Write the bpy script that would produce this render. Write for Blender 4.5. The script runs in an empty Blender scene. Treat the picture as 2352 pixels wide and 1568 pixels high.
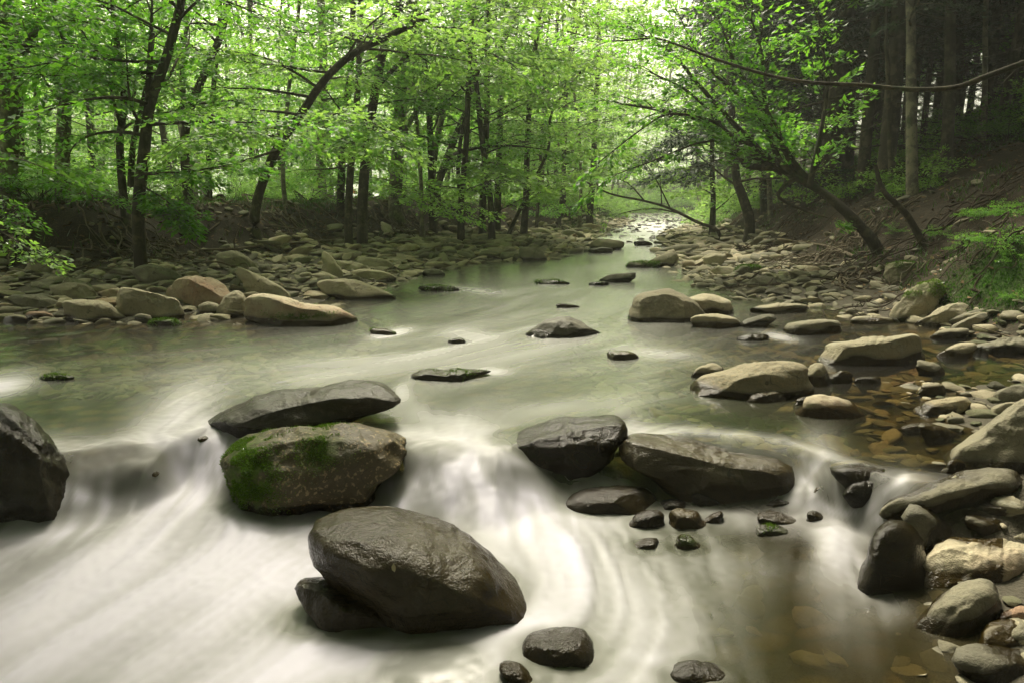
import bpy, bmesh, math, random
import numpy as np
R = math.radians
S = bpy.context.scene
COL = S.collection

# ---------------------------------------------------------------- camera, world, sun, exposure
PITCH = R(11.04); CAMZ = 1.05; F = 1568.0; CX, CY = 1176.0, 784.0
cam = bpy.data.cameras.new('camera'); co = bpy.data.objects.new('camera', cam); COL.objects.link(co)
co.location = (0, 0, CAMZ); co.rotation_euler = (math.pi/2 - PITCH, 0, 0)
cam.sensor_width = 36; cam.lens = 24.0; cam.clip_end = 2000; cam.clip_start = 0.05
S.camera = co
S.render.engine = 'CYCLES'
S.view_settings.view_transform = 'Standard'; S.view_settings.look = 'None'
S.view_settings.exposure = 1.22; S.view_settings.gamma = 1
S.cycles.max_bounces = 8; S.cycles.transparent_max_bounces = 12
S.cycles.diffuse_bounces = 4; S.cycles.glossy_bounces = 3; S.cycles.transmission_bounces = 5
S.cycles.caustics_reflective = False; S.cycles.caustics_refractive = False
S.cycles.sample_clamp_indirect = 6.0
SUN_EL, SUN_AZ = 58.0, -12.0            # sun stands ahead of the camera, a little to the left
w = bpy.data.worlds.new('World'); S.world = w; w.use_nodes = True
nt = w.node_tree; nt.nodes.clear()
sky = nt.nodes.new('ShaderNodeTexSky'); sky.sky_type = 'NISHITA'; sky.sun_disc = False
sky.sun_elevation = R(SUN_EL); sky.sun_rotation = R(SUN_AZ)
sky.air_density = 1.0; sky.dust_density = 6.0; sky.ozone_density = 1.0
hs = nt.nodes.new('ShaderNodeHueSaturation'); hs.inputs['Saturation'].default_value = 0.22; hs.inputs['Value'].default_value = 1.0
tint = nt.nodes.new('ShaderNodeMix'); tint.data_type = 'RGBA'; tint.blend_type = 'MULTIPLY'; tint.inputs[0].default_value = 1.0
tint.inputs[7].default_value = (1.0, 0.945, 0.76, 1)
bgn = nt.nodes.new('ShaderNodeBackground'); bgn.inputs[1].default_value = 0.15
outw = nt.nodes.new('ShaderNodeOutputWorld')
nt.links.new(sky.outputs[0], hs.inputs['Color']); nt.links.new(hs.outputs[0], tint.inputs[6])
nt.links.new(tint.outputs[2], bgn.inputs[0]); nt.links.new(bgn.outputs[0], outw.inputs[0])
sl = bpy.data.lights.new('sun', 'SUN'); sl.energy = 2.4; sl.angle = R(16); sl.color = (1.0, 0.93, 0.78)
so = bpy.data.objects.new('sun', sl); COL.objects.link(so)
a_, e_ = R(SUN_AZ), R(SUN_EL)
from mathutils import Vector, Matrix
sdir = Vector((math.sin(a_)*math.cos(e_), math.cos(a_)*math.cos(e_), math.sin(e_)))
so.rotation_euler = sdir.to_track_quat('Z', 'Y').to_euler(); so.location = (0, 0, 30)

# ---------------------------------------------------------------- picture <-> world
FW = np.array([0, math.cos(PITCH), -math.sin(PITCH)]); UP = np.array([0, math.sin(PITCH), math.cos(PITCH)])
RT = np.array([1.0, 0, 0]); CAM = np.array([0, 0, CAMZ])
def ray(px, py): return RT*(px-CX)/F + UP*(CY-py)/F + FW
def W(px, py, D): return CAM + ray(px, py)*D
def G(px, py, z=0.0):
    d = ray(px, py); t = (z-CAMZ)/d[2]; return CAM + d*t
def proj(X, Y, Z):
    z = Z-CAMZ; D = Y*FW[1] + z*FW[2]; D = np.where(D < 0.05, 0.05, D)
    return CX + F*X/D, CY - F*(Y*UP[1]+z*UP[2])/D

# ---------------------------------------------------------------- noise (numpy)
def _h(ix, iy, iz, s):
    n = (ix.astype(np.int64)*374761393 + iy.astype(np.int64)*668265263 + iz.astype(np.int64)*2147483647 + s*974711) & 0xffffffff
    n = ((n ^ (n >> 13))*1274126177) & 0xffffffff
    n = ((n ^ (n >> 16))*2246822519) & 0xffffffff
    return ((n ^ (n >> 15)) & 0xffffff)/float(0xffffff)
def noise3(p, s=0):
    i = np.floor(p); f = p-i; f = f*f*(3-2*f); r = 0
    for a in (0, 1):
        for b in (0, 1):
            for c in (0, 1):
                wgt = (f[:, 0] if a else 1-f[:, 0])*(f[:, 1] if b else 1-f[:, 1])*(f[:, 2] if c else 1-f[:, 2])
                r = r + wgt*_h(i[:, 0]+a, i[:, 1]+b, i[:, 2]+c, s)
    return r*2-1
def fbm3(p, s=0, o=4, g=0.5):
    r = 0; a = 1; t = 0
    for k in range(o): r = r + a*noise3(p*(2.03**k)+k*7.1, s+k); t += a; a *= g
    return r/t
def noise2(x, y, s=0):
    sh = np.shape(x); p = np.stack([np.ravel(x), np.ravel(y), np.zeros(np.size(x))+0.5], 1)
    return noise3(p, s).reshape(sh)
def fbm2(x, y, s=0, o=4, g=0.5):
    sh = np.shape(x); p = np.stack([np.ravel(x), np.ravel(y), np.zeros(np.size(x))+0.5], 1)
    return fbm3(p, s, o, g).reshape(sh)
def sstep(a, b, x):
    t = np.clip((x-a)/(b-a), 0, 1); return t*t*(3-2*t)

# ---------------------------------------------------------------- mesh helpers
def mesh_np(name, V, faces, mats, smooth=True, attrs=None):
    me = bpy.data.meshes.new(name)
    V = np.asarray(V, np.float32); fl = []; st = []; n = 0
    if isinstance(faces, np.ndarray): faces = [faces]
    for Fc in faces:
        Fc = np.asarray(Fc)
        if len(Fc) == 0: continue
        fl.append(Fc.ravel()); st.append(n+np.arange(len(Fc))*Fc.shape[1]); n += Fc.size
    idx = np.concatenate(fl).astype(np.int32); st = np.concatenate(st).astype(np.int32)
    me.vertices.add(len(V)); me.vertices.foreach_set('co', V.ravel())
    me.loops.add(len(idx)); me.loops.foreach_set('vertex_index', idx)
    me.polygons.add(len(st)); me.polygons.foreach_set('loop_start', st)
    if smooth: me.polygons.foreach_set('use_smooth', np.ones(len(st), bool))
    me.update(calc_edges=True)
    for m in (mats if isinstance(mats, (list, tuple)) else [mats]): me.materials.append(m)
    for k, v in (attrs or {}).items():
        v = np.asarray(v, np.float32)
        if v.ndim == 2:
            a = me.attributes.new(k, 'FLOAT_COLOR', 'POINT'); a.data.foreach_set('color', v.ravel())
        else:
            a = me.attributes.new(k, 'FLOAT', 'POINT'); a.data.foreach_set('value', v)
    return me
def link(name, me, parent=None, loc=(0, 0, 0)):
    o = bpy.data.objects.new(name, me); COL.objects.link(o); o.location = loc
    if parent: o.parent = parent
    return o
def tag(o, label=None, cat=None, group=None, kind=None):
    if label: o['label'] = label
    if cat: o['category'] = cat
    if group: o['group'] = group
    if kind: o['kind'] = kind
    return o
class TB:                                # a bundle of tapered tubes -> one mesh
    def __init__(s): s.V = []; s.Q = []; s.n = 0
    def tube(s, P, rad, k=6):
        P = np.asarray(P, float); m = len(P)
        if m < 2: return
        rad = np.broadcast_to(np.asarray(rad, float), (m,))
        T = np.gradient(P, axis=0); T /= np.linalg.norm(T, axis=1)[:, None]+1e-9
        ref = np.array([0, 0, 1.0]) if abs(T[:, 2].mean()) < 0.8 else np.array([1.0, 0, 0])
        A = np.cross(T, ref); A /= np.linalg.norm(A, axis=1)[:, None]+1e-9
        B = np.cross(T, A)
        th = np.arange(k)*2*math.pi/k
        V = P[:, None, :] + rad[:, None, None]*(A[:, None, :]*np.cos(th)[None, :, None] + B[:, None, :]*np.sin(th)[None, :, None])
        V = V.reshape(-1, 3)
        i = np.arange(m-1)[:, None]*k + np.arange(k)[None, :]; j = np.arange(m-1)[:, None]*k + (np.arange(k)[None, :]+1) % k
        Q = np.stack([i, i+k, j+k, j], -1).reshape(-1, 4)
        s.V.append(V); s.Q.append(Q+s.n); s.n += len(V)
    def mesh(s, name, mat, origin=(0, 0, 0)):
        V = np.concatenate(s.V) - np.asarray(origin)
        return mesh_np(name, V, [np.concatenate(s.Q)], mat)
def smooth_path(P, n=None, sub=4):
    P = np.asarray(P, float); m = len(P)
    if m < 3:
        t = np.linspace(0, 1, (n or sub+1))[:, None]; return P[0]*(1-t)+P[-1]*t
    Pe = np.vstack([2*P[0]-P[1], P, 2*P[-1]-P[-2]]); out = []
    for i in range(1, m):
        p0, p1, p2, p3 = Pe[i-1], Pe[i], Pe[i+1], Pe[i+2]
        for t in np.arange(sub)/sub:
            out.append(0.5*((2*p1)+(-p0+p2)*t+(2*p0-5*p1+4*p2-p3)*t*t+(-p0+3*p1-3*p2+p3)*t**3))
    out.append(P[-1]); return np.array(out)

# ---------------------------------------------------------------- materials
class NT:
    def __init__(s, name):
        s.m = bpy.data.materials.new(name); s.m.use_nodes = True; s.t = s.m.node_tree; s.t.nodes.clear()
        s.out = s.t.nodes.new('ShaderNodeOutputMaterial')
    def n(s, ty, **kw):
        nd = s.t.nodes.new(ty)
        for k, v in kw.items(): setattr(nd, k, v)
        return nd
    def l(s, a, b): s.t.links.new(a, b)
    def val(s, sock, v):
        if hasattr(v, 'is_output') or isinstance(v, bpy.types.NodeSocket): s.l(v, sock)
        else: sock.default_value = v
    def math(s, op, a, b=0.0, c=0.0, clamp=False):
        nd = s.n('ShaderNodeMath', operation=op); nd.use_clamp = clamp
        s.val(nd.inputs[0], a); s.val(nd.inputs[1], b)
        if op in ('MULTIPLY_ADD',): s.val(nd.inputs[2], c)
        return nd.outputs[0]
    def mix(s, f, a, b, mode='MIX'):
        nd = s.n('ShaderNodeMix', data_type='RGBA', blend_type=mode)
        s.val(nd.inputs[0], f); s.val(nd.inputs[6], a); s.val(nd.inputs[7], b); return nd.outputs[2]
    def attr(s, name, ty='GEOMETRY'):
        return s.n('ShaderNodeAttribute', attribute_name=name, attribute_type=ty)
    def noise(s, vec, scale, det=4, rough=.55, dist=0.0):
        nd = s.n('ShaderNodeTexNoise'); nd.inputs['Scale'].default_value = scale; nd.inputs['Detail'].default_value = det
        nd.inputs['Roughness'].default_value = rough; nd.inputs['Distortion'].default_value = dist
        if vec is not None: s.l(vec, nd.inputs['Vector'])
        return nd.outputs[0]
    def ramp(s, f, stops):
        nd = s.n('ShaderNodeValToRGB'); e = nd.color_ramp.elements
        while len(e) < len(stops): e.new(0.5)
        for i, (p, c) in enumerate(stops): e[i].position = p; e[i].color = c if len(c) == 4 else (*c, 1)
        s.l(f, nd.inputs[0]); return nd.outputs[0]
    def bump(s, h, st, dist=0.02):
        nd = s.n('ShaderNodeBump'); nd.inputs['Strength'].default_value = st; nd.inputs['Distance'].default_value = dist
        s.l(h, nd.inputs['Height']); return nd.outputs[0]
    def mapping(s, vec, sc):
        nd = s.n('ShaderNodeMapping'); nd.inputs['Scale'].default_value = sc; s.l(vec, nd.inputs['Vector']); return nd.outputs[0]
    def pbsdf(s, col, rough, nrm=None, spec=0.5, coat=None):
        nd = s.n('ShaderNodeBsdfPrincipled'); s.val(nd.inputs['Base Color'], col); s.val(nd.inputs['Roughness'], rough)
        nd.inputs['Specular IOR Level'].default_value = spec
        if nrm is not None: s.l(nrm, nd.inputs['Normal'])
        return nd.outputs[0]

def c4(r, g, b): return (r, g, b, 1.0)

def mat_rock():
    m = NT('river_rock'); tc = m.n('ShaderNodeTexCoord'); P = tc.outputs['Object']
    oi = m.n('ShaderNodeObjectInfo')
    tone = m.math('ADD', m.attr('tone').outputs['Fac'], m.math('MULTIPLY', oi.outputs['Random'], 0.45))
    wet = m.attr('wet').outputs['Fac']; moss = m.attr('moss').outputs['Fac']
    big = m.noise(P, 3.0, 5, .6); fine = m.noise(P, 38.0, 5, .65); grain = m.noise(P, 160.0, 3, .6)
    strat = m.noise(m.mapping(P, (2.0, 2.0, 26.0)), 1.6, 5, .6, .6)
    tn = m.math('ADD', tone, m.math('MULTIPLY', m.math('SUBTRACT', big, .5), 0.5), clamp=True)
    col = m.ramp(tn, [(0.0, (.085, .082, .06)), (.3, (.18, .168, .115)), (.6, (.29, .26, .17)), (.82, (.42, .37, .25)), (1.0, (.29, .19, .12))])
    col = m.mix(m.math('MULTIPLY', m.math('SUBTRACT', fine, .52), 2.2, clamp=True), col, c4(.10, .10, .075))
    col = m.mix(m.ramp(m.noise(P, 9.0, 6, .75), [(.56, (0, 0, 0)), (.66, (.55, .55, .55))]), col, c4(.36, .35, .28))
    sp = m.attr('speck').outputs['Fac']
    spm = m.math('MULTIPLY', m.ramp(m.noise(P, 60.0, 2, .5), [(.58, (0, 0, 0)), (.64, (1, 1, 1))]), sp)
    col = m.mix(m.math('MULTIPLY', sp, .75), col, c4(.15, .115, .045)); col = m.mix(spm, col, c4(.5, .38, .2))
    wetm = m.math('MULTIPLY', wet, 1.35, clamp=True)
    wcol = m.mix(1.0, col, c4(.105, .08, .026), 'MULTIPLY')
    col = m.mix(wetm, col, wcol)
    mossn = m.math('MULTIPLY', moss, m.ramp(m.noise(P, 14.0, 5, .7), [(.40, (0, 0, 0)), (.52, (1, 1, 1))]), clamp=True)
    mcol = m.mix(m.noise(P, 90.0, 3, .6), c4(.018, .05, .006), c4(.13, .20, .025))
    col = m.mix(mossn, col, mcol)
    rough = m.math('SUBTRACT', .90, m.math('MULTIPLY', wetm, .80)); rough = m.math('ADD', rough, m.math('MULTIPLY', m.math('SUBTRACT', big, .5), .25), clamp=True)
    rough = m.math('ADD', rough, m.math('MULTIPLY', mossn, .5), clamp=True)
    vor = m.n('ShaderNodeTexVoronoi', feature='DISTANCE_TO_EDGE'); vor.inputs['Scale'].default_value = 3.2
    dn = m.n('ShaderNodeVectorMath', operation='ADD'); m.l(P, dn.inputs[0])
    nz = m.n('ShaderNodeTexNoise'); nz.inputs['Scale'].default_value = 4; m.l(P, nz.inputs['Vector']); m.l(nz.outputs['Color'], dn.inputs[1])
    m.l(dn.outputs[0], vor.inputs['Vector'])
    crack = m.ramp(vor.outputs[0], [(0.0, (0, 0, 0)), (.012, (1, 1, 1))])
    h = m.math('ADD', m.math('MULTIPLY', strat, .22), m.math('MULTIPLY', fine, .38)); h = m.math('ADD', h, m.math('MULTIPLY', m.noise(P, 11.0, 5, .6, .4), .5))
    h = m.math('ADD', h, m.math('MULTIPLY', grain, .16))
    h = m.math('ADD', h, m.math('MULTIPLY', m.math('MULTIPLY', m.noise(P, 120.0, 4, .7), mossn), .9))
    col = m.mix(m.math('MULTIPLY', m.math('MULTIPLY', m.math('SUBTRACT', 1.0, crack), m.ramp(big, [(.5, (0, 0, 0)), (.62, (1, 1, 1))])), .75), col, c4(.03, .03, .02))
    m.l(m.pbsdf(col, rough, m.bump(h, .62, .035), .38), m.out.inputs[0]); return m.m

def mat_bark(name, dark, light, scale=6.0, patch=.5):
    m = NT(name); tc = m.n('ShaderNodeTexCoord'); P = tc.outputs['Object']
    st = m.noise(m.mapping(P, (scale*2.4, scale*2.4, scale*.35)), 1.6, 6, .65, .8)
    pt = m.noise(P, 5.0, 4, .7)
    col = m.mix(st, c4(*dark), c4(*light))
    col = m.mix(m.ramp(pt, [(patch, (0, 0, 0)), (patch+.1, (.7, .7, .7))]), col, c4(light[0]*1.5, light[1]*1.55, light[2]*1.35))
    col = m.mix(m.ramp(m.noise(P, 3.0, 4, .7), [(.55, (0, 0, 0)), (.7, (.6, .6, .6))]), col, c4(.03, .06, .015))
    m.l(m.pbsdf(col, .9, m.bump(st, 1.0, .02), .25), m.out.inputs[0]); return m.m

def mat_leaf(name, c1, c2, t1, t2, trans=.5, gloss=.35):
    m = NT(name); g = m.n('ShaderNodeNewGeometry'); rnd = g.outputs['Random Per Island']
    oi = m.n('ShaderNodeObjectInfo')
    f = m.math('ADD', m.math('MULTIPLY', rnd, .7), m.math('MULTIPLY', oi.outputs['Random'], .3))
    d = m.n('ShaderNodeBsdfDiffuse'); m.l(m.mix(f, c4(*c1), c4(*c2)), d.inputs[0])
    t = m.n('ShaderNodeBsdfTranslucent'); m.l(m.mix(f, c4(*t1), c4(*t2)), t.inputs[0])
    mx = m.n('ShaderNodeMixShader'); mx.inputs[0].default_value = trans; m.l(d.outputs[0], mx.inputs[1]); m.l(t.outputs[0], mx.inputs[2])
    gl = m.n('ShaderNodeBsdfGlossy'); gl.inputs['Roughness'].default_value = gloss; gl.inputs[0].default_value = (1, 1, 1, 1)
    fr = m.n('ShaderNodeFresnel'); fr.inputs[0].default_value = 1.4
    m2 = m.n('ShaderNodeMixShader'); m.l(m.math('MULTIPLY', fr.outputs[0], .2), m2.inputs[0]); m.l(mx.outputs[0], m2.inputs[1]); m.l(gl.outputs[0], m2.inputs[2])
    m.l(m2.outputs[0], m.out.inputs[0]); return m.m

def mat_ground():
    m = NT('ground'); tc = m.n('ShaderNodeTexCoord'); P = tc.outputs['Object']
    bed = m.attr('bed').outputs['Fac']; grass = m.attr('grass').outputs['Fac']; gravel = m.attr('gravel').outputs['Fac']
    n1 = m.noise(P, 1.2, 6, .65); n2 = m.noise(P, 18.0, 5, .7); n3 = m.noise(P, 70.0, 4, .7)
    soil = m.mix(n2, c4(.009, .008, .004), c4(.036, .028, .015))
    soil = m.mix(m.ramp(n3, [(.52, (0, 0, 0)), (.62, (1, 1, 1))]), soil, c4(.085, .055, .028))
    gcol = m.mix(n2, c4(.02, .045, .008), c4(.07, .15, .02))
    gm = m.math('MULTIPLY', grass, m.ramp(m.math('ADD', m.math('MULTIPLY', n1, .6), m.math('MULTIPLY', n2, .4)), [(.42, (0, 0, 0)), (.56, (1, 1, 1))]), clamp=True)
    col = m.mix(gm, soil, gcol)
    col = m.mix(gravel, col, m.mix(n3, c4(.05, .045, .03), c4(.15, .135, .10)))
    vor = m.n('ShaderNodeTexVoronoi'); vor.inputs['Scale'].default_value = 6.5
    vm = m.mapping(P, (1, 1.3, .2)); m.l(vm, vor.inputs['Vector']); vor.inputs['Randomness'].default_value = .95
    sv = m.n('ShaderNodeSeparateColor'); m.l(vor.outputs['Color'], sv.inputs[0])
    bcol = m.ramp(sv.outputs[0], [(0, (.06, .05, .02)), (.4, (.15, .105, .035)), (.75, (.24, .155, .05)), (1, (.17, .15, .07))])
    bcol = m.mix(m.ramp(vor.outputs['Distance'], [(.30, (0, 0, 0)), (.62, (1, 1, 1))]), bcol, c4(.022, .022, .010))
    bcol = m.mix(m.math('MULTIPLY', n2, .35), bcol, c4(.09, .10, .03))
    col = m.mix(bed, col, bcol)
    h = m.math('ADD', m.math('MULTIPLY', n2, .6), m.math('MULTIPLY', n3, .4))
    m.l(m.pbsdf(col, .92, m.bump(h, .8, .05), .25), m.out.inputs[0]); return m.m

def mat_water():
    # clear amber-green water with milky, time-averaged foam where the current breaks
    m = NT('stream_water'); foam = m.attr('foam').outputs['Fac']; stk = m.attr('streak').outputs['Fac']; warm = m.attr('silt_shade').outputs['Fac']
    tr = m.n('ShaderNodeBsdfTransparent'); m.l(m.mix(warm, c4(.62, .68, .44), c4(.60, .53, .34)), tr.inputs[0])
    body = m.n('ShaderNodeBsdfDiffuse'); m.l(m.mix(warm, c4(.075, .09, .036), c4(.05, .042, .018)), body.inputs[0])
    m0 = m.n('ShaderNodeMixShader'); m.l(m.attr('murk').outputs['Fac'], m0.inputs[0]); m.l(tr.outputs[0], m0.inputs[1]); m.l(body.outputs[0], m0.inputs[2])
    gl = m.n('ShaderNodeBsdfGlossy'); gl.inputs[0].default_value = (1, 1, 1, 1)
    m.l(m.math('ADD', m.math('ADD', .16, m.math('MULTIPLY', foam, .35)), m.math('MULTIPLY', m.attr('turbulence').outputs['Fac'], .45), clamp=True), gl.inputs['Roughness'])
    h = m.math('MULTIPLY', stk, 1.0); bp = m.bump(h, .10, .02); m.l(bp, gl.inputs['Normal'])
    fr = m.n('ShaderNodeFresnel'); fr.inputs[0].default_value = 1.33; m.l(bp, fr.inputs['Normal'])
    m1 = m.n('ShaderNodeMixShader'); m.l(m.math('MULTIPLY', fr.outputs[0], 1.0, clamp=True), m1.inputs[0]); m.l(m0.outputs[0], m1.inputs[1]); m.l(gl.outputs[0], m1.inputs[2])
    wh = m.n('ShaderNodeBsdfDiffuse'); m.l(m.mix(foam, c4(.60, .66, .50), c4(.80, .81, .76)), wh.inputs[0])
    whg = m.pbsdf(m.mix(foam, c4(.42, .42, .36), c4(.66, .64, .74)), .55, None, .4)
    m2 = m.n('ShaderNodeMixShader'); m.l(foam, m2.inputs[0]); m.l(m1.outputs[0], m2.inputs[1]); m.l(whg, m2.inputs[2])
    m.l(m2.outputs[0], m.out.inputs[0]); return m.m

def mat_simple(name, c1, c2, scale=20., rough=.9):
    m = NT(name); g = m.n('ShaderNodeNewGeometry'); tc = m.n('ShaderNodeTexCoord')
    f = m.math('ADD', m.math('MULTIPLY', g.outputs['Random Per Island'], .6), m.math('MULTIPLY', m.noise(tc.outputs['Object'], scale), .4))
    m.l(m.pbsdf(m.mix(f, c4(*c1), c4(*c2)), rough, None, .2), m.out.inputs[0]); return m.m

M_ROCK = mat_rock(); M_GROUND = mat_ground(); M_WATER = mat_water()
M_BARK = mat_bark('dark_bark', (.018, .016, .011), (.085, .072, .05))
M_BARKL = mat_bark('pale_bark', (.04, .035, .025), (.20, .18, .14), 4.0, .45)
M_ROOTD = mat_bark('dark_root', (.016, .012, .008), (.09, .065, .04), 9.0, .6)
M_ROOT = mat_bark('weathered_wood', (.05, .04, .025), (.22, .18, .12), 9.0, .6)
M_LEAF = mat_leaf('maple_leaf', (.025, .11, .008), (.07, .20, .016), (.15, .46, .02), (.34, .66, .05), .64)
M_LEAFB = mat_leaf('backlit_leaf', (.06, .17, .012), (.13, .27, .03), (.33, .66, .07), (.56, .84, .16), .64)  # brighter copy of the leaf, backlight partly put into its colour
M_NEEDLE = mat_leaf('hemlock_needle', (.012, .035, .014), (.035, .07, .028), (.02, .05, .015), (.04, .09, .02), .25)
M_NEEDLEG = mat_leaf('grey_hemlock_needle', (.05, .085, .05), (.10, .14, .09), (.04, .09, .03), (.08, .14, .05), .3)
M_GRASS = mat_leaf('grass_blade', (.02, .06, .008), (.05, .13, .015), (.05, .16, .01), (.10, .25, .02), .4)
M_LITTER = mat_simple('leaf_litter', (.03, .02, .01), (.24, .16, .08))
M_MOSS = mat_leaf('moss_tuft', (.05, .15, .008), (.22, .36, .04), (.05, .15, .008), (.16, .26, .02), .35)
M_REDLEAF = mat_simple('red_leaf', (.35, .06, .03), (.5, .14, .06))
# ---------------------------------------------------------------- lie of the land
def wp(pts, z=0.0):
    return [tuple(G(px, py, z)[:2]) for px, py in pts]
lips = [(-200, 1010), (150, 1030), (370, 1015), (480, 975), (700, 985), (940, 1012), (1040, 1022), (1140, 1030), (1300, 1000), (1430, 992), (1600, 990), (1830, 1018), (1950, 1062), (2080, 1100), (2250, 1120)]
_l = wp(lips); LIPX = np.array([p[0] for p in _l]); LIPY = np.array([p[1] for p in _l])
o_ = np.argsort(LIPX); LIPX = LIPX[o_]; LIPY = LIPY[o_]
def lipy(x): return np.interp(x, LIPX, LIPY)
def wl(x, y):                            # water level without ripples
    x = np.asarray(x, float); s = lipy(x) - y + .03*np.sin(x*7.1)
    wd = .40-.12*sstep(1.0, 1.5, x)
    z = -0.20*sstep(-0.06, wd, s) - .012*sstep(-.5, .05, s) - 0.07*np.clip(s-0.15, 0, 3)
    return z + 0.008*np.clip(y-12, 0, 60)
RIVER_L = wp([(-700, 745), (0, 742), (150, 738), (300, 742), (420, 730), (560, 742), (700, 720), (790, 690), (850, 672), (930, 645), (1000, 625), (1060, 607), (1150, 600), (1250, 597), (1335, 578), (1350, 563), (1370, 548), (1400, 534), (1440, 522)])
RIVER_R = wp([(1590, 524), (1540, 540), (1530, 560), (1545, 580), (1550, 600), (1560, 640), (1620, 665), (1720, 690), (1850, 702), (1990, 735), (2100, 755), (2240, 790), (2360, 815), (2420, 850), (2300, 862), (2110, 872), (2070, 930), (2070, 975), (2190, 1000), (2210, 1060), (2150, 1085)])
RIVER = [(-12, -3), (-12, 6.0)] + RIVER_L + [(8.7, 50), (13.2, 78), (18.8, 78), (13.4, 50)] + RIVER_R + [(1.72, 2.75), (1.62, 2.5), (1.42, 2.2), (1.25, 1.85), (1.15, 1.5), (1.1, -3)]
FLOOR = [(-14, -3), (-14, 8.2), (-9, 8.6), (-5.6, 9.2), (-3.9, 12.5), (-2.2, 17), (-.2, 21), (1.6, 25), (4.0, 33), (5.8, 43), (8, 53), (12.6, 79), (20, 79), (14.6, 52), (12, 42), (9.2, 31), (6.4, 22), (5.2, 15.5), (4.7, 11), (4.1, 8.0), (3.75, 6.6), (4.0, 5.2), (4.4, 4.2), (4.6, 2.5), (4.6, -3)]
def sdist(X, Y, poly):                   # signed distance, negative inside
    P = np.array(poly); Q = np.roll(P, -1, 0); d = np.full(X.shape, 1e9); ins = np.zeros(X.shape, bool)
    for (ax, ay), (bx, by) in zip(P, Q):
        ex, ey = bx-ax, by-ay; t = np.clip(((X-ax)*ex+(Y-ay)*ey)/(ex*ex+ey*ey+1e-12), 0, 1)
        d = np.minimum(d, np.hypot(X-ax-t*ex, Y-ay-t*ey))
        c = ((ay > Y) != (by > Y)) & (X < (bx-ax)*(Y-ay)/(by-ay+1e-12)+ax); ins ^= c
    return np.where(ins, -d, d)
def centre_x(Y): return np.interp(Y, [-5, 3, 8, 15, 25, 40, 60, 90], [0, .3, .8, 2.2, 4.3, 8.3, 13, 19])
GX0, GX1, GY0, GY1, GS = -45, 60, -6, 90, 0.1
_gx = np.arange(GX0, GX1, GS); _gy = np.arange(GY0, GY1, GS); _X, _Y = np.meshgrid(_gx, _gy)
DR = sdist(_X, _Y, RIVER); DF = sdist(_X, _Y, FLOOR)
def grid_at(A, x, y):
    fx = np.clip((np.asarray(x)-GX0)/GS, 0, A.shape[1]-1.001); fy = np.clip((np.asarray(y)-GY0)/GS, 0, A.shape[0]-1.001)
    i = fx.astype(int); j = fy.astype(int); u = fx-i; v = fy-j
    return A[j, i]*(1-u)*(1-v)+A[j, i+1]*u*(1-v)+A[j+1, i]*(1-u)*v+A[j+1, i+1]*u*v
def land(x, y):
    x = np.asarray(x, float); y = np.asarray(y, float)
    d = grid_at(DR, x, y); f = grid_at(DF, x, y)
    right = x > centre_x(y)
    wlv = wl(x, y)
    d = d + 0.10*noise2(x*2.2, y*2.2, 5)
    bed = wlv - np.where(right, .13, .17)*sstep(0, .7, -d) - .03
    dry = wlv - .03 + .30*(1-np.exp(-np.clip(d, 0, 9)*.42)) + .02*np.clip(d, 0, 6)
    z = np.where(d < 0, bed, dry)
    fl = f + .35*noise2(x*.9, y*.9, 9)
    # left bank: a cut scarp with a wooded terrace; right bank: scarp that goes on rising as a hillside
    zl = .78*sstep(0, 1.5, fl) + .012*np.clip(fl-1.5, 0, 40) + .12*fbm2(x*.5, y*.5, 21)*sstep(.5, 3, fl)
    zr = .55*sstep(0, 1.2, fl) + .40*np.clip(fl-.7, 0, 14) + .22*np.clip(fl-14.7, 0, 60) + .18*fbm2(x*.6, y*.6, 22)*sstep(.3, 2, fl)
    fade = np.clip((y+2)/4, 0, 1)
    z = z + np.where(right, zr, zl)*1.0
    z = z + .03*fbm2(x*3.1, y*3.1, 31)*sstep(-.2, .3, d) + .05*fbm2(x*1.3, y*1.3, 33)*sstep(0, .6, f)
    z = z + (.10*fbm2(x*2.3, y*2.3, 41)+.05*(1-np.abs(noise2(x*5, y*5, 43))))*sstep(-.1, .5, f)*(1-sstep(2, 4, f))
    return z
LANDG = land(_X, _Y)
def land1(x, y): return float(grid_at(LANDG, x, y))
def surf1(x, y):
    g = land1(x, y); w_ = float(wl(x, y)); return max(g, w_) if grid_at(DR, x, y) < .3 else g
def hit(px, py):                         # first meeting of a picture ray with land or water
    d = ray(px, py); t = np.arange(1.2, 90, .02)*1.0
    P = CAM + d*t[:, None]
    s = np.maximum(grid_at(LANDG, P[:, 0], P[:, 1]), np.where(grid_at(DR, P[:, 0], P[:, 1]) < .3, wl(P[:, 0], P[:, 1]), -9))
    k = np.argmax(P[:, 2] <= s)
    if P[k, 2] > s[k]: k = len(t)-1
    return P[k]

def axis(segs):
    out = []
    for a, b, st, g in segs:
        x = a
        while x < b: out.append(x); x += st; st *= g
    out.append(segs[-1][1]); return np.array(out)
def grid_mesh(xs, ys):
    X, Y = np.meshgrid(xs, ys); n = len(xs); m = len(ys)
    i = (np.arange(m-1)[:, None]*n + np.arange(n-1)[None, :])
    return X.ravel(), Y.ravel(), np.stack([i, i+1, i+n+1, i+n], -1).reshape(-1, 4)
def sym(seg): p = axis(seg); return np.concatenate([-p[::-1][:-1], p])
xs = sym([(0, 6, .06, 1.0), (6, 600, .065, 1.035)]); ys = np.concatenate([-axis([(0.0, 300, .3, 1.12)])[::-1][:-1], axis([(0, 12, .06, 1.0), (12, 800, .065, 1.02)])])
X, Y, Q = grid_mesh(xs, ys); Z = land(X, Y)
Z = np.where(np.abs(X) > 60, np.minimum(Z, 12), Z)
d_ = grid_at(DR, X, Y); f_ = grid_at(DF, X, Y)
rt_ = X > centre_x(Y)
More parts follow.
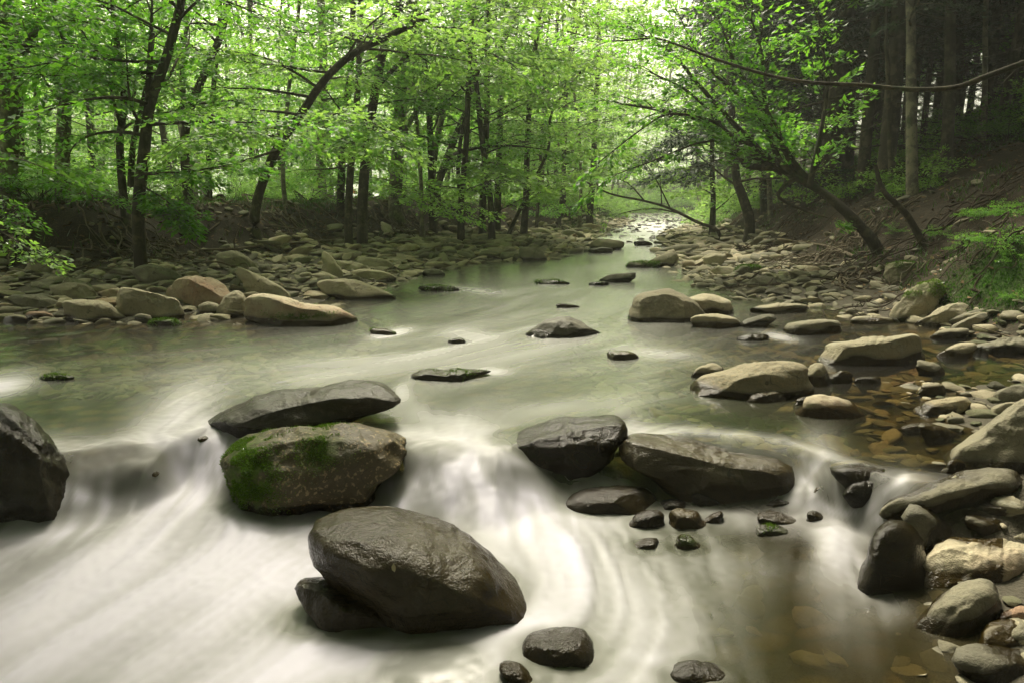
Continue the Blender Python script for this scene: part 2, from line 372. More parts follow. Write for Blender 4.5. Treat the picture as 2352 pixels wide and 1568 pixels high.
bedv = 1-sstep(-.05, .12, d_); grav = (1-sstep(-.3, .5, f_))*(1-bedv)
gr = np.where(rt_, .25*sstep(2, 6, f_), sstep(1.2, 2.2, f_)*.9)
def blob(X, Y, cx, cy, rx, ry): return np.exp(-((X-cx)/rx)**2-((Y-cy)/ry)**2)
gp = hit(2290, 640); gr = np.clip(gr+1.0*blob(X, Y, gp[0], gp[1], .3, .4), 0, 1)
me = mesh_np('ground', np.stack([X, Y, Z], 1), [Q], M_GROUND, attrs={'bed': bedv, 'gravel': grav, 'grass': gr})
tag(link('ground', me), kind='structure')
# ---------------------------------------------------------------- rocks
def ico(level):
    bm = bmesh.new(); bmesh.ops.create_icosphere(bm, subdivisions=level, radius=1.0)
    bm.verts.index_update(); V = np.array([v.co[:] for v in bm.verts]); Fc = np.array([[v.index for v in f.verts] for f in bm.faces]); bm.free()
    return V/np.linalg.norm(V, axis=1)[:, None], Fc
ICO = {k: ico(k) for k in (1, 2, 3, 4, 5, 6)}
ROCKS = []                                # (x, y, radius) of the rocks standing in the current, used by the water
def rock_noise(V, sc, seed, a_low=.07, a_mid=.03, a_hi=.010, strata=.02):
    q = V/sc; rng = np.random.RandomState(seed)
    n = V/(np.linalg.norm(V, axis=1)[:, None]+1e-9)
    ax = rng.normal(size=3); ax[2] += 2.5; ax /= np.linalg.norm(ax)
    r = 1-np.abs(noise3(q*3.1+seed, seed+5)); r2 = 1-np.abs(noise3(q*7.3+seed, seed+8))
    st = noise3(np.stack([q@ax*9, q[:, 0]*1.2, q[:, 1]*1.2], 1), seed+3)
    d = a_low*fbm3(q*1.7+seed*1.3, seed, 3) + a_mid*(r-.6) + a_hi*2*(r2-.6) + a_hi*fbm3(q*16, seed+1, 3) + strata*st
    return V + n*(d*sc)[:, None]
def facets(V, rng, k, front=True, lo=.74, hi=.93, strength=.92):
    for i in range(k):
        n = rng.normal(size=3)
        if front: n[1] = -abs(n[1])*1.0-.75; n[2] = n[2]*.9+.2
        n /= np.linalg.norm(n); s = V@n; lim = s.max()*rng.uniform(lo, hi)
        V = V - n*(np.clip(s-lim, 0, None)*strength)[:, None]
    return V
HEROES = []; DROWN = []
def hero(name, label, poly, dr=.42, lvl=5, seed=0, tone=.3, wet=0., moss=0., speck=0., bury=.9, nf=5, q=2.4, cat='rock', group=None, base=None, noise=1.0, strata=.018, mosspos=None, wetline=.05, push=0.0, drown=0):
    P = np.array(poly, float); x0, x1 = P[:, 0].min(), P[:, 0].max(); y0, y1 = P[:, 1].min(), P[:, 1].max()
    bx, by = base if base else ((x0+x1)/2, y1-(y1-y0)*.03)
    h = hit(bx, by); D0 = float((h-CAM)@FW)
    wid = (x1-x0)/F*D0; hei = (y1-y0)/F*D0
    hd = wid*dr*.5 + hei*.15
    D = D0 + hd*.75*math.cos(PITCH) + push
    c = np.array([(x0+x1)/2, (y0+y1)/2])
    # polar outline about the centre
    Pc = smooth_path(np.vstack([P, P[:1]]), sub=5)[:-1]
    th = np.arctan2(c[1]-Pc[:, 1], Pc[:, 0]-c[0]); rr = np.hypot(Pc[:, 0]-c[0], Pc[:, 1]-c[1])
    o = np.argsort(th); th = th[o]; rr = rr[o]
    th = np.concatenate([th-2*math.pi, th, th+2*math.pi]); rr = np.tile(rr, 3)
    N, Fc = ICO[lvl]; t = np.arctan2(N[:, 2], N[:, 0]); r = np.interp(t, th, rr)/F*D
    r = r*(1+bury*np.clip(-np.sin(t), 0, 1)*.6) + bury*np.clip(-np.sin(t), 0, 1)*.05
    b = np.abs(N[:, 1]); s = np.clip(1-b**q, 0, 1)**(1/q); bb = np.sign(N[:, 1])*np.minimum(b*1.12, 1)
    L = np.stack([np.cos(t)*r*s, bb*hd, np.sin(t)*r*s], 1)
    rng = np.random.RandomState(seed+11); L = facets(L, rng, nf)
    sc = max(wid, hei); L = rock_noise(L, sc*.5, seed, .08*noise, .048*noise, .015*noise, strata*1.3)
    cw = W(c[0], c[1], D); az = math.atan2(cw[0], cw[1]); dv = np.array([math.sin(az), math.cos(az), -.06])
    V = L[:, 0:1]*RT + L[:, 1:2]*dv + L[:, 2:3]*UP
    org = cw.copy(); org[2] -= drown*hei*.5
    zz = V[:, 2]+org[2]; wz = wl(V[:, 0]+org[0], V[:, 1]+org[1]); nn = noise3(V*6, seed)
    inw = grid_at(DR, V[:, 0]+org[0], V[:, 1]+org[1]) < .25
    wv = np.clip(np.maximum(wet*(1+.25*nn), np.where(inw, 1-sstep(wetline*.5, wetline+.02, zz-wz+.03*nn), 0)), 0, 1)
    mo = np.zeros(len(V))
    if moss:
        up = L[:, 2]/(sc*.5); mo = moss*sstep(-.1, .35, up+.5*nn)
        if mosspos is not None: mo = moss*np.exp(-((L[:, 0]/wid-mosspos[0])/mosspos[2])**2-((L[:, 2]/hei-mosspos[1])/mosspos[3])**2)*1.5
    if seed == 8: mo = np.maximum(mo, 0.8*np.exp(-((L[:, 0]/wid-.02)/.12)**2-((L[:, 2]/hei-.42)/.16)**2))
    me = mesh_np(name, V, [Fc], M_ROCK, attrs={'tone': np.full(len(V), tone-.2), 'wet': wv, 'moss': np.clip(mo, 0, 1), 'speck': np.full(len(V), speck)})
    ob = link(name, me, None, org); tag(ob, label, cat, group)
    if moss:                              # raised moss cushions
        tri = V[Fc]; nr = np.cross(tri[:, 1]-tri[:, 0], tri[:, 2]-tri[:, 0]); ar = np.linalg.norm(nr, axis=1)*.5; nr /= ar[:, None]*2+1e-12
        bl = .0035*max(D/2.6, 1)**.8; mf = mo[Fc].mean(1)*(noise3(tri.mean(1)*16, seed+2)+.62 > .5); wgt = ar*np.clip(mf, 0, 1)*(nr@(-ray(c[0], c[1])) > -.3)
        if wgt.sum() > 0:
            n_ = int(min(26000, wgt.sum()/(bl*bl)*1.6)); g = np.random.RandomState(seed+5); fi = g.choice(len(Fc), n_, p=wgt/wgt.sum()); b_ = g.dirichlet((1, 1, 1), n_)
            p = (tri[fi]*b_[:, :, None]).sum(1); q_ = nr[fi]+g.normal(0, .45, (n_, 3))+[0, 0, .3]; q_ /= np.linalg.norm(q_, axis=1)[:, None]; sd = np.cross(q_, g.normal(size=(n_, 3))); sd /= np.linalg.norm(sd, axis=1)[:, None]
            hh = bl*g.uniform(1, 3.2, n_)[:, None]; MV = np.stack([p-sd*bl*.5, p+sd*bl*.5, p+q_*hh], 1).reshape(-1, 3)
            link('moss', mesh_np('moss', MV, [np.arange(n_*3).reshape(-1, 3)], M_MOSS, smooth=False), ob)
    if drown: DROWN.append((V+org, org, wid*.5, hd))
    ROCKS.append((org[0], org[1], wid*.5, hd)); HEROES.append((ob, org, wid, hei))
    return ob
def ell(cx, cy, w, h, tilt=0., k=10, jag=.10, seed=0, p=2.6):
    rng = np.random.RandomState(seed+int(cx)); out = []; a = R(tilt)
    for i in range(k):
        t = 2*math.pi*(i+rng.uniform(-.2, .2))/k; c, s = math.cos(t), math.sin(t)
        rr = (abs(c)**p+abs(s)**p)**(-1/p)*(1+rng.uniform(-jag, jag))
        u, v = c*rr*w/2, s*rr*h/2
        if v > 0: v *= .85
        out.append((cx+u*math.cos(a)+v*math.sin(a), cy+v*math.cos(a)-u*math.sin(a)))
    return out

# the ledge and the rocks of the lower run
hero('boulder', 'big dark wet boulder cut by the left edge of the photo, beside the fall', [(-90, 985), (-40, 935), (20, 930), (60, 950), (100, 985), (130, 1025), (148, 1055), (140, 1085), (130, 1120), (115, 1150), (60, 1178), (0, 1195), (-70, 1200), (-110, 1100)], dr=.7, lvl=6, seed=3, tone=.22, wet=.75, cat='boulder', nf=3)
hero('slab_rock', 'long dark slab with pale ribbed top tilted above the mossy boulder', [(478, 992), (500, 960), (560, 925), (640, 905), (720, 890), (790, 880), (850, 879), (890, 890), (912, 912), (895, 932), (840, 950), (770, 965), (700, 985), (640, 1000), (560, 1002), (500, 998)], dr=.38, lvl=6, seed=5, tone=.28, wet=.55, nf=4, strata=.05)
hero('boulder', 'large brown boulder with bright green moss on its left end', [(515, 1062), (522, 1040), (560, 1015), (640, 990), (740, 983), (830, 985), (900, 998), (938, 1025), (905, 1068), (865, 1100), (820, 1150), (780, 1185), (735, 1200), (650, 1188), (600, 1155), (560, 1140), (530, 1100)], dr=.45, lvl=6, seed=8, tone=.45, wet=.42, speck=1.0, moss=1.0, mosspos=(-.38, .12, .13, .34), nf=6, cat='boulder', bury=.5)
hero('boulder', 'largest dark olive boulder in the middle foreground with a glossy face', [(720, 1235), (725, 1212), (745, 1193), (800, 1186), (880, 1183), (960, 1200), (1050, 1235), (1120, 1275), (1175, 1330), (1200, 1380), (1202, 1415), (1170, 1438), (1080, 1445), (960, 1440), (880, 1405), (800, 1345), (745, 1305), (722, 1265)], dr=.5, lvl=6, seed=14, tone=.35, wet=.8, cat='boulder', nf=2, noise=.7, bury=.4)
hero('slab_rock', 'small glossy brown slab under the largest dark boulder', [(676, 1358), (690, 1341), (740, 1338), (800, 1350), (870, 1375), (920, 1410), (890, 1440), (840, 1447), (780, 1435), (735, 1405), (700, 1385)], dr=.5, lvl=5, seed=17, tone=.38, wet=.9, nf=3)
hero('rock', 'black shiny cracked rock at the middle of the ledge', [(1142, 1042), (1160, 1015), (1220, 990), (1290, 970), (1370, 964), (1420, 962), (1438, 985), (1428, 1010), (1390, 1042), (1330, 1066), (1250, 1074), (1180, 1072), (1146, 1066)], dr=.45, lvl=6, seed=21, tone=.2, wet=1.0, nf=2, noise=.9, strata=.03, q=2.8)
hero('slab_rock', 'long log-like brown rock damming the right part of the ledge', [(1418, 1018), (1450, 1002), (1520, 1010), (1600, 1024), (1700, 1040), (1790, 1050), (1830, 1070), (1840, 1108), (1820, 1142), (1740, 1147), (1640, 1127), (1560, 1102), (1480, 1072), (1430, 1047)], dr=.3, lvl=6, seed=26, tone=.45, wet=.62, nf=2, noise=.8, q=3.4)
hero('rock', 'smooth dark lens shaped rock below the log-like rock', [(1288, 1152), (1330, 1130), (1400, 1122), (1470, 1123), (1500, 1135), (1513, 1155), (1490, 1175), (1430, 1184), (1350, 1180), (1308, 1168)], dr=.4, seed=31, tone=.2, wet=.9, nf=1, noise=.5)
T = [ # name, label, outline, options
 ('stone', 'rounded dark stone on top of the little pile below the ledge', ell(1545, 1162, 66, 30, 4), dict(tone=.3, wet=.7, nf=1)),
 ('stone', 'wet black stone at the left foot of the little pile below the ledge', ell(1489, 1196, 76, 44, 15), dict(tone=.15, wet=.95, nf=2)),
 ('stone', 'brown egg shaped stone in front of the little pile below the ledge', ell(1576, 1194, 82, 46, -14), dict(tone=.5, wet=.6, nf=1)),
 ('stone', 'thin glossy sliver of stone in front of the pile of wet stones', ell(1485, 1251, 66, 24, 16), dict(tone=.3, wet=.9)),
 ('stone', 'small mossy stone awash in front of the brown egg shaped stone', ell(1577, 1245, 52, 30, -22), dict(tone=.3, wet=.9, moss=.5)),
 ('stone', 'dark elongated stone above a shiny one, left of the small right hand fall', ell(1790, 1196, 106, 30, -9), dict(tone=.25, wet=.9)),
 ('stone', 'shiny rounded stone just below the dark elongated stone', ell(1776, 1224, 92, 32, -5), dict(tone=.35, wet=1., moss=.2)),
 ('stone', 'angular wet stone close under the middle of the log-like rock', ell(1622, 1152, 84, 34, -14), dict(tone=.2, wet=.9, nf=6)),
 ('stone', 'half drowned stone in the froth of the small right hand fall', ell(1876, 1189, 46, 26, -25), dict(tone=.3, wet=.9)),
 ('stone', 'little dark stone right of the brown egg shaped stone', ell(1640, 1190, 46, 20, 24), dict(tone=.2, wet=.9)),
 ('stone', 'dark stone at the foot of the right end of the log-like rock', ell(1795, 1158, 90, 24, 6), dict(tone=.15, wet=.9)),
 ('rock', 'black flat rock at the crest of the small right hand fall', ell(1988, 1087, 172, 38, -5, jag=.14), dict(tone=.1, wet=1., nf=5)),
 ('rock', 'black rounded rock below the crest of the small right hand fall', ell(1992, 1122, 100, 40, 3), dict(tone=.1, wet=1.)),
 ('rock', 'tan rock showing through the water of the small right hand fall', ell(1895, 1115, 60, 62, 12), dict(tone=.6, wet=.7, drown=1)),
 ('rock', 'dark rock with a white gleam down its side, right of the small fall', [(1992, 1280), (2005, 1228), (2045, 1200), (2095, 1212), (2125, 1262), (2110, 1330), (2070, 1368), (2030, 1362), (2002, 1325)], dict(tone=.2, wet=1., nf=2, dr=.8)),
 ('slab_rock', 'long olive slab lying at the right beside the small fall', [(2048, 1158), (2068, 1135), (2150, 1106), (2240, 1086), (2310, 1082), (2343, 1100), (2336, 1122), (2270, 1142), (2180, 1166), (2100, 1176), (2055, 1172)], dict(tone=.5, wet=.1, nf=3, dr=.35, lvl=5)),
 ('slab_rock', 'grey slab partly under the long olive slab at the right edge', ell(2310, 1166, 190, 38, 1), dict(tone=.35, nf=4, push=-.02)),
 ('slab_rock', 'dark grey angular block slanting below the long olive slab', [(2074, 1182), (2090, 1160), (2135, 1166), (2205, 1212), (2268, 1244), (2222, 1262), (2150, 1254), (2100, 1218)], dict(tone=.12, wet=.2, nf=7, dr=.5)),
 ('stone', 'little grey stone with a pointed end above the tan pitted slab', ell(2268, 1206, 106, 40, -12), dict(tone=.4, nf=5)),
 ('stone', 'pale flat stone at the right edge, above the tan pitted slab', ell(2345, 1236, 90, 34, 0), dict(tone=.5, nf=5)),
 ('slab_rock', 'large flat tan slab with a pitted top at the right edge', [(2100, 1300), (2120, 1276), (2168, 1246), (2260, 1245), (2352, 1250), (2430, 1270), (2400, 1315), (2300, 1336), (2200, 1344), (2140, 1337), (2105, 1320)], dict(tone=.72, nf=4, dr=.5, lvl=6, noise=.9)),
 ('rock', 'smooth grey green rock with a wet lower corner, below the tan slab', [(2118, 1435), (2140, 1390), (2200, 1350), (2262, 1337), (2292, 1360), (2296, 1410), (2272, 1442), (2200, 1462), (2140, 1470)], dict(tone=.5, wet=.05, nf=4, dr=.6, lvl=5, noise=.6)),
 ('stone', 'oval olive stone at the lower right edge above the last slab', ell(2330, 1466, 160, 62, -3), dict(tone=.55, nf=2)),
 ('slab_rock', 'dark grey slab at the bottom right corner of the photo', [(2188, 1508), (2212, 1488), (2300, 1500), (2420, 1525), (2440, 1575), (2290, 1560), (2212, 1542)], dict(tone=.25, wet=.15, nf=4, dr=.4)),
 ('stone', 'reddish stone behind the oval olive stone at the right edge', ell(2335, 1418, 80, 40, 10), dict(tone=1.15, nf=2)),
 ('boulder', 'huge grey sloping slab cut by the right edge of the photo', [(2200, 1042), (2240, 1000), (2300, 950), (2352, 918), (2440, 890), (2490, 1000), (2440, 1092), (2310, 1084), (2235, 1068)], dict(tone=.2, nf=5, dr=.6, lvl=6, cat='boulder', strata=.03)),
 ('stone', 'small brown stone leaning under the huge sloping slab', ell(2195, 1074, 48, 38, 0), dict(tone=.4)),
 ('rock', 'kidney shaped wet rock washed over at the bottom centre', [(1196, 1492), (1214, 1470), (1260, 1462), (1330, 1457), (1360, 1480), (1356, 1512), (1320, 1532), (1260, 1524), (1210, 1512)], dict(tone=.25, wet=1., nf=2, dr=.6)),
 ('stone', 'small glossy wedge of stone at the bottom left of the kidney shaped rock', ell(1188, 1550, 84, 34, -32), dict(tone=.3, wet=1.)),
 ('rock', 'low dark rock awash at the bottom below the largest boulder', ell(1000, 1536, 180, 34, 1), dict(tone=.22, wet=1., nf=2)),
 ('rock', 'dark wet rock cut by the bottom edge, right of centre', ell(1604, 1552, 136, 46, -8), dict(tone=.2, wet=1., nf=2)),
 ('rock', 'brown rock glowing through the water of the wide left fall', ell(268, 1076, 190, 58, 4), dict(tone=.85, wet=.5, nf=3, drown=.85)),
 ('rock', 'ochre rock under the water just left of the long dark slab', ell(425, 990, 110, 30, 2), dict(tone=.8, wet=.6, nf=3, drown=1.6)),
 ('rock', 'brown rock under the middle chute between mossy boulder and black rock', ell(985, 1036, 120, 50, -6), dict(tone=.7, wet=.7, nf=3, drown=1)),
 ('stone', 'little mossy wet stone behind the top of the mossy boulder', ell(770, 971, 86, 16, -4), dict(tone=.2, wet=.9, moss=.5)),
 # the pool and its right shore
 ('boulder', 'broad olive boulder with a sloping left end in the clear pool', [(1588, 886), (1606, 868), (1680, 850), (1740, 835), (1800, 831), (1846, 840), (1857, 870), (1850, 898), (1800, 908), (1720, 914), (1650, 906), (1600, 900)], dict(tone=.5, wet=.05, nf=3, dr=.4, lvl=6, speck=.25, cat='boulder', noise=.8)),
 ('stone', 'small round stone behind the left end of the broad olive boulder', ell(1628, 853, 62, 32, 10), dict(tone=.45)),
 ('stone', 'tan split stone against the right end of the broad olive boulder', [(1850, 866), (1860, 840), (1886, 834), (1902, 858), (1892, 886), (1864, 888)], dict(tone=.75, nf=5)),
 ('boulder', 'long square-ended block of tan rock in the right pool', [(1892, 812), (1902, 791), (1960, 783), (2050, 774), (2098, 769), (2116, 784), (2114, 816), (2090, 832), (1980, 838), (1900, 832)], dict(tone=.62, nf=4, dr=.35, lvl=6, q=3.4, cat='boulder', noise=.8)),
 ('stone', 'grey rounded stone in front of the broad olive boulder', ell(1760, 912, 86, 28, 3), dict(tone=.4, nf=2)),
 ('rock', 'two-tone rock with an orange top and dark flank in the clear pool', [(1828, 948), (1846, 930), (1856, 912), (1900, 910), (1950, 922), (1974, 942), (1968, 958), (1880, 960)], dict(tone=.8, wet=.1, nf=4, dr=.45)),
 ('stone', 'pebble stuck to the left end of the two-tone rock', ell(1846, 922, 32, 20, 0), dict(tone=.6)),
 ('stone', 'brown wedge of stone between the split stone and a flat pebble', ell(1931, 867, 58, 28, 12), dict(tone=.5, nf=4)),
 ('stone', 'flat low pebble right of the brown wedge of stone', ell(1992, 873, 62, 18, 0), dict(tone=.35)),
 ('slab_rock', 'rough elongated rock with dark flank behind the tan block', ell(1866, 753, 134, 34, 3, jag=.08), dict(tone=.45, nf=5)),
 ('slab_rock', 'pale flat slab resting in dark water behind the tan block', ell(2003, 738, 104, 20, -2), dict(tone=.7, nf=4, lvl=5)),
 ('slab_rock', 'pair of low flat slabs behind the cream stone, mid right', ell(1795, 711, 136, 22, 2, jag=.14), dict(tone=.6, nf=6)),
 ('rock', 'cream coloured angular stone right below the big round boulder', ell(1645, 739, 112, 34, -4, jag=.15), dict(tone=.85, nf=6)),
 ('rock', 'dark wedge of rock right of the cream angular stone', ell(1742, 738, 84, 26, 14), dict(tone=.25, nf=5)),
 ('stone', 'low black stone awash in front of the dark wedge', ell(1732, 775, 72, 15, 4), dict(tone=.15, wet=.8)),
 ('boulder', 'big round tan boulder standing in the current, mid right', [(1450, 706), (1460, 680), (1500, 669), (1542, 667), (1582, 684), (1606, 706), (1613, 732), (1590, 743), (1510, 743), (1462, 732)], dict(tone=.55, nf=2, dr=.75, lvl=6, q=2.1, cat='boulder', noise=.6, speck=.15)),
 ('boulder', 'smooth grey boulder touching the big round tan boulder', ell(1630, 701, 104, 46, -6), dict(tone=.55, nf=2, dr=.7, lvl=5, cat='boulder', noise=.6)),
 ('rock', 'dark pyramid shaped rock alone in midstream', [(1213, 767), (1245, 740), (1280, 730), (1310, 731), (1350, 752), (1374, 767), (1340, 776), (1280, 776)], dict(tone=.22, wet=.3, nf=6, lvl=5, dr=.6)),
 ('stone', 'small brown wet stone with a white wave behind, right of midstream', ell(1430, 816, 74, 22, -3), dict(tone=.45, wet=.6, nf=4)),
 ('rock', 'jagged dark rock with a mossy left half in midstream', [(943, 862), (975, 851), (1020, 854), (1040, 848), (1080, 850), (1130, 855), (1082, 862), (1045, 875), (990, 872)], dict(tone=.15, wet=.9, moss=.2, nf=5, lvl=5)),
 ('stone', 'tip of a dark stone with a white halo left of midstream', ell(1048, 783, 40, 12, 4), dict(tone=.2, wet=.8)),
 ('stone', 'small pale wet stone above the pyramid shaped rock', ell(1302, 703, 54, 11, -6), dict(tone=.4, wet=.8)),
 ('rock', 'low black mossy rock left of the channel centre', ell(1006, 663, 100, 14, -2, jag=.15), dict(tone=.1, wet=.8, moss=.5)),
 ('rock', 'flat dark rock awash in the upper run, centre', ell(1270, 649, 78, 11, -2), dict(tone=.15, wet=.7, moss=.4)),
 ('stone', 'smaller flat dark stone right of the one awash', ell(1376, 652, 46, 9, 0), dict(tone=.15, wet=.7)),
 ('rock', 'grey brown wedge shaped rock in the upper run', ell(1424, 638, 82, 20, 8, jag=.15), dict(tone=.3, nf=5)),
 ('rock', 'moss topped low rock at the right of the upper run', ell(1480, 609, 88, 15, 2), dict(tone=.3, moss=1.)),
 ('slab_rock', 'slanted slab tip behind the moss topped low rock', ell(1526, 598, 70, 24, 16, jag=.15), dict(tone=.5, nf=6)),
 ('rock', 'broad brown rock on the left of the far bend', ell(1393, 563, 78, 26, 0), dict(tone=.5, nf=3)),
 ('rock', 'flat dark rock in front of the broad brown far rock', ell(1380, 576, 58, 13, 0), dict(tone=.2, wet=.4)),
 ('rock', 'square dark block joined to a rounded brown one on the left shore', ell(1178, 589, 52, 22, 0, p=4), dict(tone=.3, nf=5)),
 ('rock', 'rounded brown block at the water edge of the left shore', ell(1222, 586, 62, 36, -6), dict(tone=.5, nf=3)),
 ('rock', 'long dark rock at the right side of the far bend', ell(1562, 573, 96, 20, 6), dict(tone=.3, nf=3)),
 ('rock', 'brown oval rock at the right of the far bend', ell(1626, 580, 56, 20, 0), dict(tone=.5)),
 ('rock', 'upright rounded rock on the right shore near the far bend', ell(1642, 598, 54, 32, 6), dict(tone=.5, nf=3)),
 ('rock', 'white boulder shining at the far left of the bend', ell(1357, 523, 46, 16, -4), dict(tone=.8, nf=2)),
 ('rock', 'small black rock in the middle of the far shallows', ell(1478, 560, 42, 14, -3), dict(tone=.1, wet=.8)),
 ('rock', 'pale ledge rock at the right of the far shallows', ell(1585, 551, 70, 14, -2), dict(tone=.8)),
 ('rock', 'rock with a mossy flank amid the right gravel', ell(1715, 620, 60, 22, 3), dict(tone=.4, moss=.7)),
 ('stone', 'pale wedge lying on the right gravel near the water', ell(1862, 612, 60, 16, 5), dict(tone=.7, nf=4)),
 # right bank
 ('boulder', 'tall slanting moss patched block against the right bank', [(2058, 730), (2066, 695), (2105, 658), (2150, 642), (2170, 664), (2150, 700), (2110, 728), (2080, 738)], dict(tone=.42, moss=.5, nf=7, dr=.5, lvl=5, cat='boulder')),
 ('boulder', 'mossy flat topped block above the slanting one on the right bank', ell(2075, 622, 82, 42, 4, p=3.5), dict(tone=.4, moss=.6, nf=6, lvl=5, cat='boulder')),
 ('slab_rock', 'smooth grey flat slab sloping into the water at the right bank', [(2108, 742), (2140, 722), (2178, 702), (2215, 698), (2240, 722), (2225, 740), (2160, 752)], dict(tone=.5, nf=5, lvl=5)),
 ('slab_rock', 'long narrow slab leaning right of the grey flat slab', ell(2228, 740, 90, 20, 22), dict(tone=.5, nf=5)),
 ('slab_rock', 'long thin slab above and behind the narrow leaning slab', ell(2232, 722, 88, 15, 18), dict(tone=.42, nf=5)),
 ('slab_rock', 'long ribbed grey slab at the right edge by the dark pool', ell(2308, 798, 170, 36, 6), dict(tone=.45, nf=5, lvl=5, strata=.04)),
 ('slab_rock', 'rust speckled ribbed slab in the foreground pebble bar', ell(2166, 934, 126, 36, 9, jag=.06), dict(tone=.5, nf=5, lvl=5, speck=.5, strata=.04)),
 ('rock', 'flat rock with a raised left face beyond the pebble bar', ell(2134, 845, 62, 28, -16), dict(tone=.35, nf=5)),
 ('stone', 'smooth pale egg stone in the shallows by the pebble bar', ell(2142, 893, 56, 26, 3), dict(tone=.5, nf=1)),
 ('slab_rock', 'dark wet shale slab awash below the pebble bar', ell(2150, 990, 86, 26, -14), dict(tone=.3, wet=.6, nf=6)),
 ('slab_rock', 'low wet shale slab left of the rust speckled slab', ell(2105, 985-5, 70, 14, 4), dict(tone=.3, wet=.6, nf=6)),
 ('rock', 'triangular grey rock on the pebble bar at the right edge', ell(2326, 905, 76, 40, 8), dict(tone=.45, nf=4)),
 ('rock', 'pale rock at the upper corner of the huge sloping slab', ell(2310, 942, 76, 34, 10), dict(tone=.6, nf=4)),
 ('slab_rock', 'slanted stone at the right bank below the thin slabs', ell(2205, 805, 90, 30, 14), dict(tone=.5, nf=4)),
 ('slab_rock', 'ribbed stone stacked left of the slanted stone, right bank', ell(2185, 768, 80, 26, 8), dict(tone=.5, nf=4)),
 # left shore
 ('boulder', 'long cream boulder split by a mossy crack at the left shore', [(563, 708), (568, 685), (600, 677), (640, 681), (700, 699), (760, 704), (795, 719), (809, 738), (790, 749), (700, 748), (620, 740), (568, 732)], dict(tone=.8, nf=3, dr=.4, lvl=6, cat='boulder', moss=1., mosspos=(.02, -.12, .22, .09), noise=.9)),
 ('boulder', 'round pinkish boulder left of the long cream boulder', [(504, 702), (518, 680), (545, 669), (562, 680), (566, 715), (550, 730), (510, 727)], dict(tone=.6, nf=3, dr=.8, lvl=5, cat='boulder')),
 ('boulder', 'broad pale boulder with a creased face on the left gravel', [(384, 668), (410, 640), (450, 634), (492, 640), (522, 665), (528, 682), (505, 700), (470, 706), (420, 695), (390, 684)], dict(tone=.75, nf=5, dr=.6, lvl=6, cat='boulder')),
 ('boulder', 'angular grey block with a flat sloping top at the left shore', [(270, 705), (276, 664), (300, 662), (345, 672), (405, 690), (410, 716), (392, 738), (330, 740), (284, 728)], dict(tone=.65, nf=8, dr=.5, lvl=6, q=3.2, cat='boulder')),
 ('slab_rock', 'brown flat topped slab with a dark underside at the left shore', [(144, 700), (155, 692), (230, 693), (262, 708), (287, 732), (270, 742), (185, 740), (155, 722)], dict(tone=.55, nf=4, dr=.5, lvl=5)),
 ('slab_rock', 'pale slab leaning to the right above the split boulder', [(540, 628), (550, 614), (600, 635), (640, 658), (652, 676), (622, 682), (585, 668), (558, 648)], dict(tone=.7, nf=6, dr=.4, lvl=5)),
 ('rock', 'flat topped grey green rock on the left gravel', ell(165, 670, 104, 36, -2), dict(tone=.5, nf=4, lvl=5)),
 ('rock', 'large dull grey rock behind the broad pale boulder', ell(360, 633, 108, 44, -8), dict(tone=.35, nf=5, lvl=5)),
 ('slab_rock', 'pointed slab standing on end on the left gravel', [(738, 588), (745, 577), (763, 590), (778, 620), (776, 638), (757, 636), (742, 608)], dict(tone=.6, nf=6, dr=.5)),
 ('rock', 'wedge shaped rock behind the pale leaning slab', ell(540, 602, 88, 42, -14), dict(tone=.5, nf=5, lvl=5)),
 ('slab_rock', 'tapered pale slab lying in the shallows left of midstream', [(727, 652), (745, 643), (800, 643), (850, 655), (890, 672), (901, 682), (880, 690), (820, 688), (760, 678), (738, 668)], dict(tone=.75, nf=4, dr=.35, lvl=5)),
 ('rock', 'low pale rock pile end behind the tapered slab', ell(852, 632, 104, 24, -4), dict(tone=.6, nf=4)),
 ('rock', 'dark pointed rock at the tip of the left gravel', ell(996, 627, 52, 18, -3), dict(tone=.3, nf=5)),
 ('stone', 'round grey cobble at the water edge left of the pinkish boulder', ell(480, 712, 50, 36, 0, jag=.04), dict(tone=.4, nf=1)),
 ('stone', 'small angular tan stone between the block and the brown slab', ell(328, 733, 40, 22, -8), dict(tone=.6, nf=5)),
 ('stone', 'low mossy stone at the water edge in front of the grey block', ell(380, 741, 74, 16, 0), dict(tone=.4, moss=.9, nf=3)),
 ('stone', 'pale squarish stone at the far left water edge', ell(36, 734, 52, 22, 0), dict(tone=.6, nf=3)),
 ('stone', 'reddish brown stone beside the pale squarish stone', ell(92, 728, 62, 24, -4), dict(tone=1.1, nf=2)),
 ('slab_rock', 'long grey slab on the gravel at the far left', ell(82, 694, 124, 26, -6), dict(tone=.4, nf=4)),
 ('rock', 'mossy brown rock under the leafy sprig at the far left', ell(88, 612, 60, 40, -4), dict(tone=.6, moss=.7, nf=3)),
 ('rock', 'dark rock under the fallen branch on the left gravel', ell(858, 606, 86, 26, -6), dict(tone=.3, nf=5)),
 ('rock', 'long grey rock below the fallen branch end', ell(800, 612, 84, 22, -8), dict(tone=.4, nf=5)),
 ('rock', 'flat slate grey rock in the far part of the left gravel', ell(1238, 533, 66, 18, -3), dict(tone=.4, nf=5)),
 ('rock', 'pointed slate rock at the far foot of the left bank', ell(1315, 540, 52, 22, -8), dict(tone=.3, nf=6)),
 ('stone', 'drowned mossy stone making a dark ripple at the far left', ell(130, 866, 90, 14, 0), dict(tone=.3, wet=.9, moss=.3)),
 ('stone', 'mossy stone tip with a curl of white water near the cream boulder', ell(878, 762, 56, 12, -4), dict(tone=.4, wet=.6, moss=.8)),
]
for i, (nm, lb, pl, op) in enumerate(T):
    hero(nm, lb, pl, seed=100+i*3, **dict(dict(lvl=4, dr=.5, nf=3), **op))
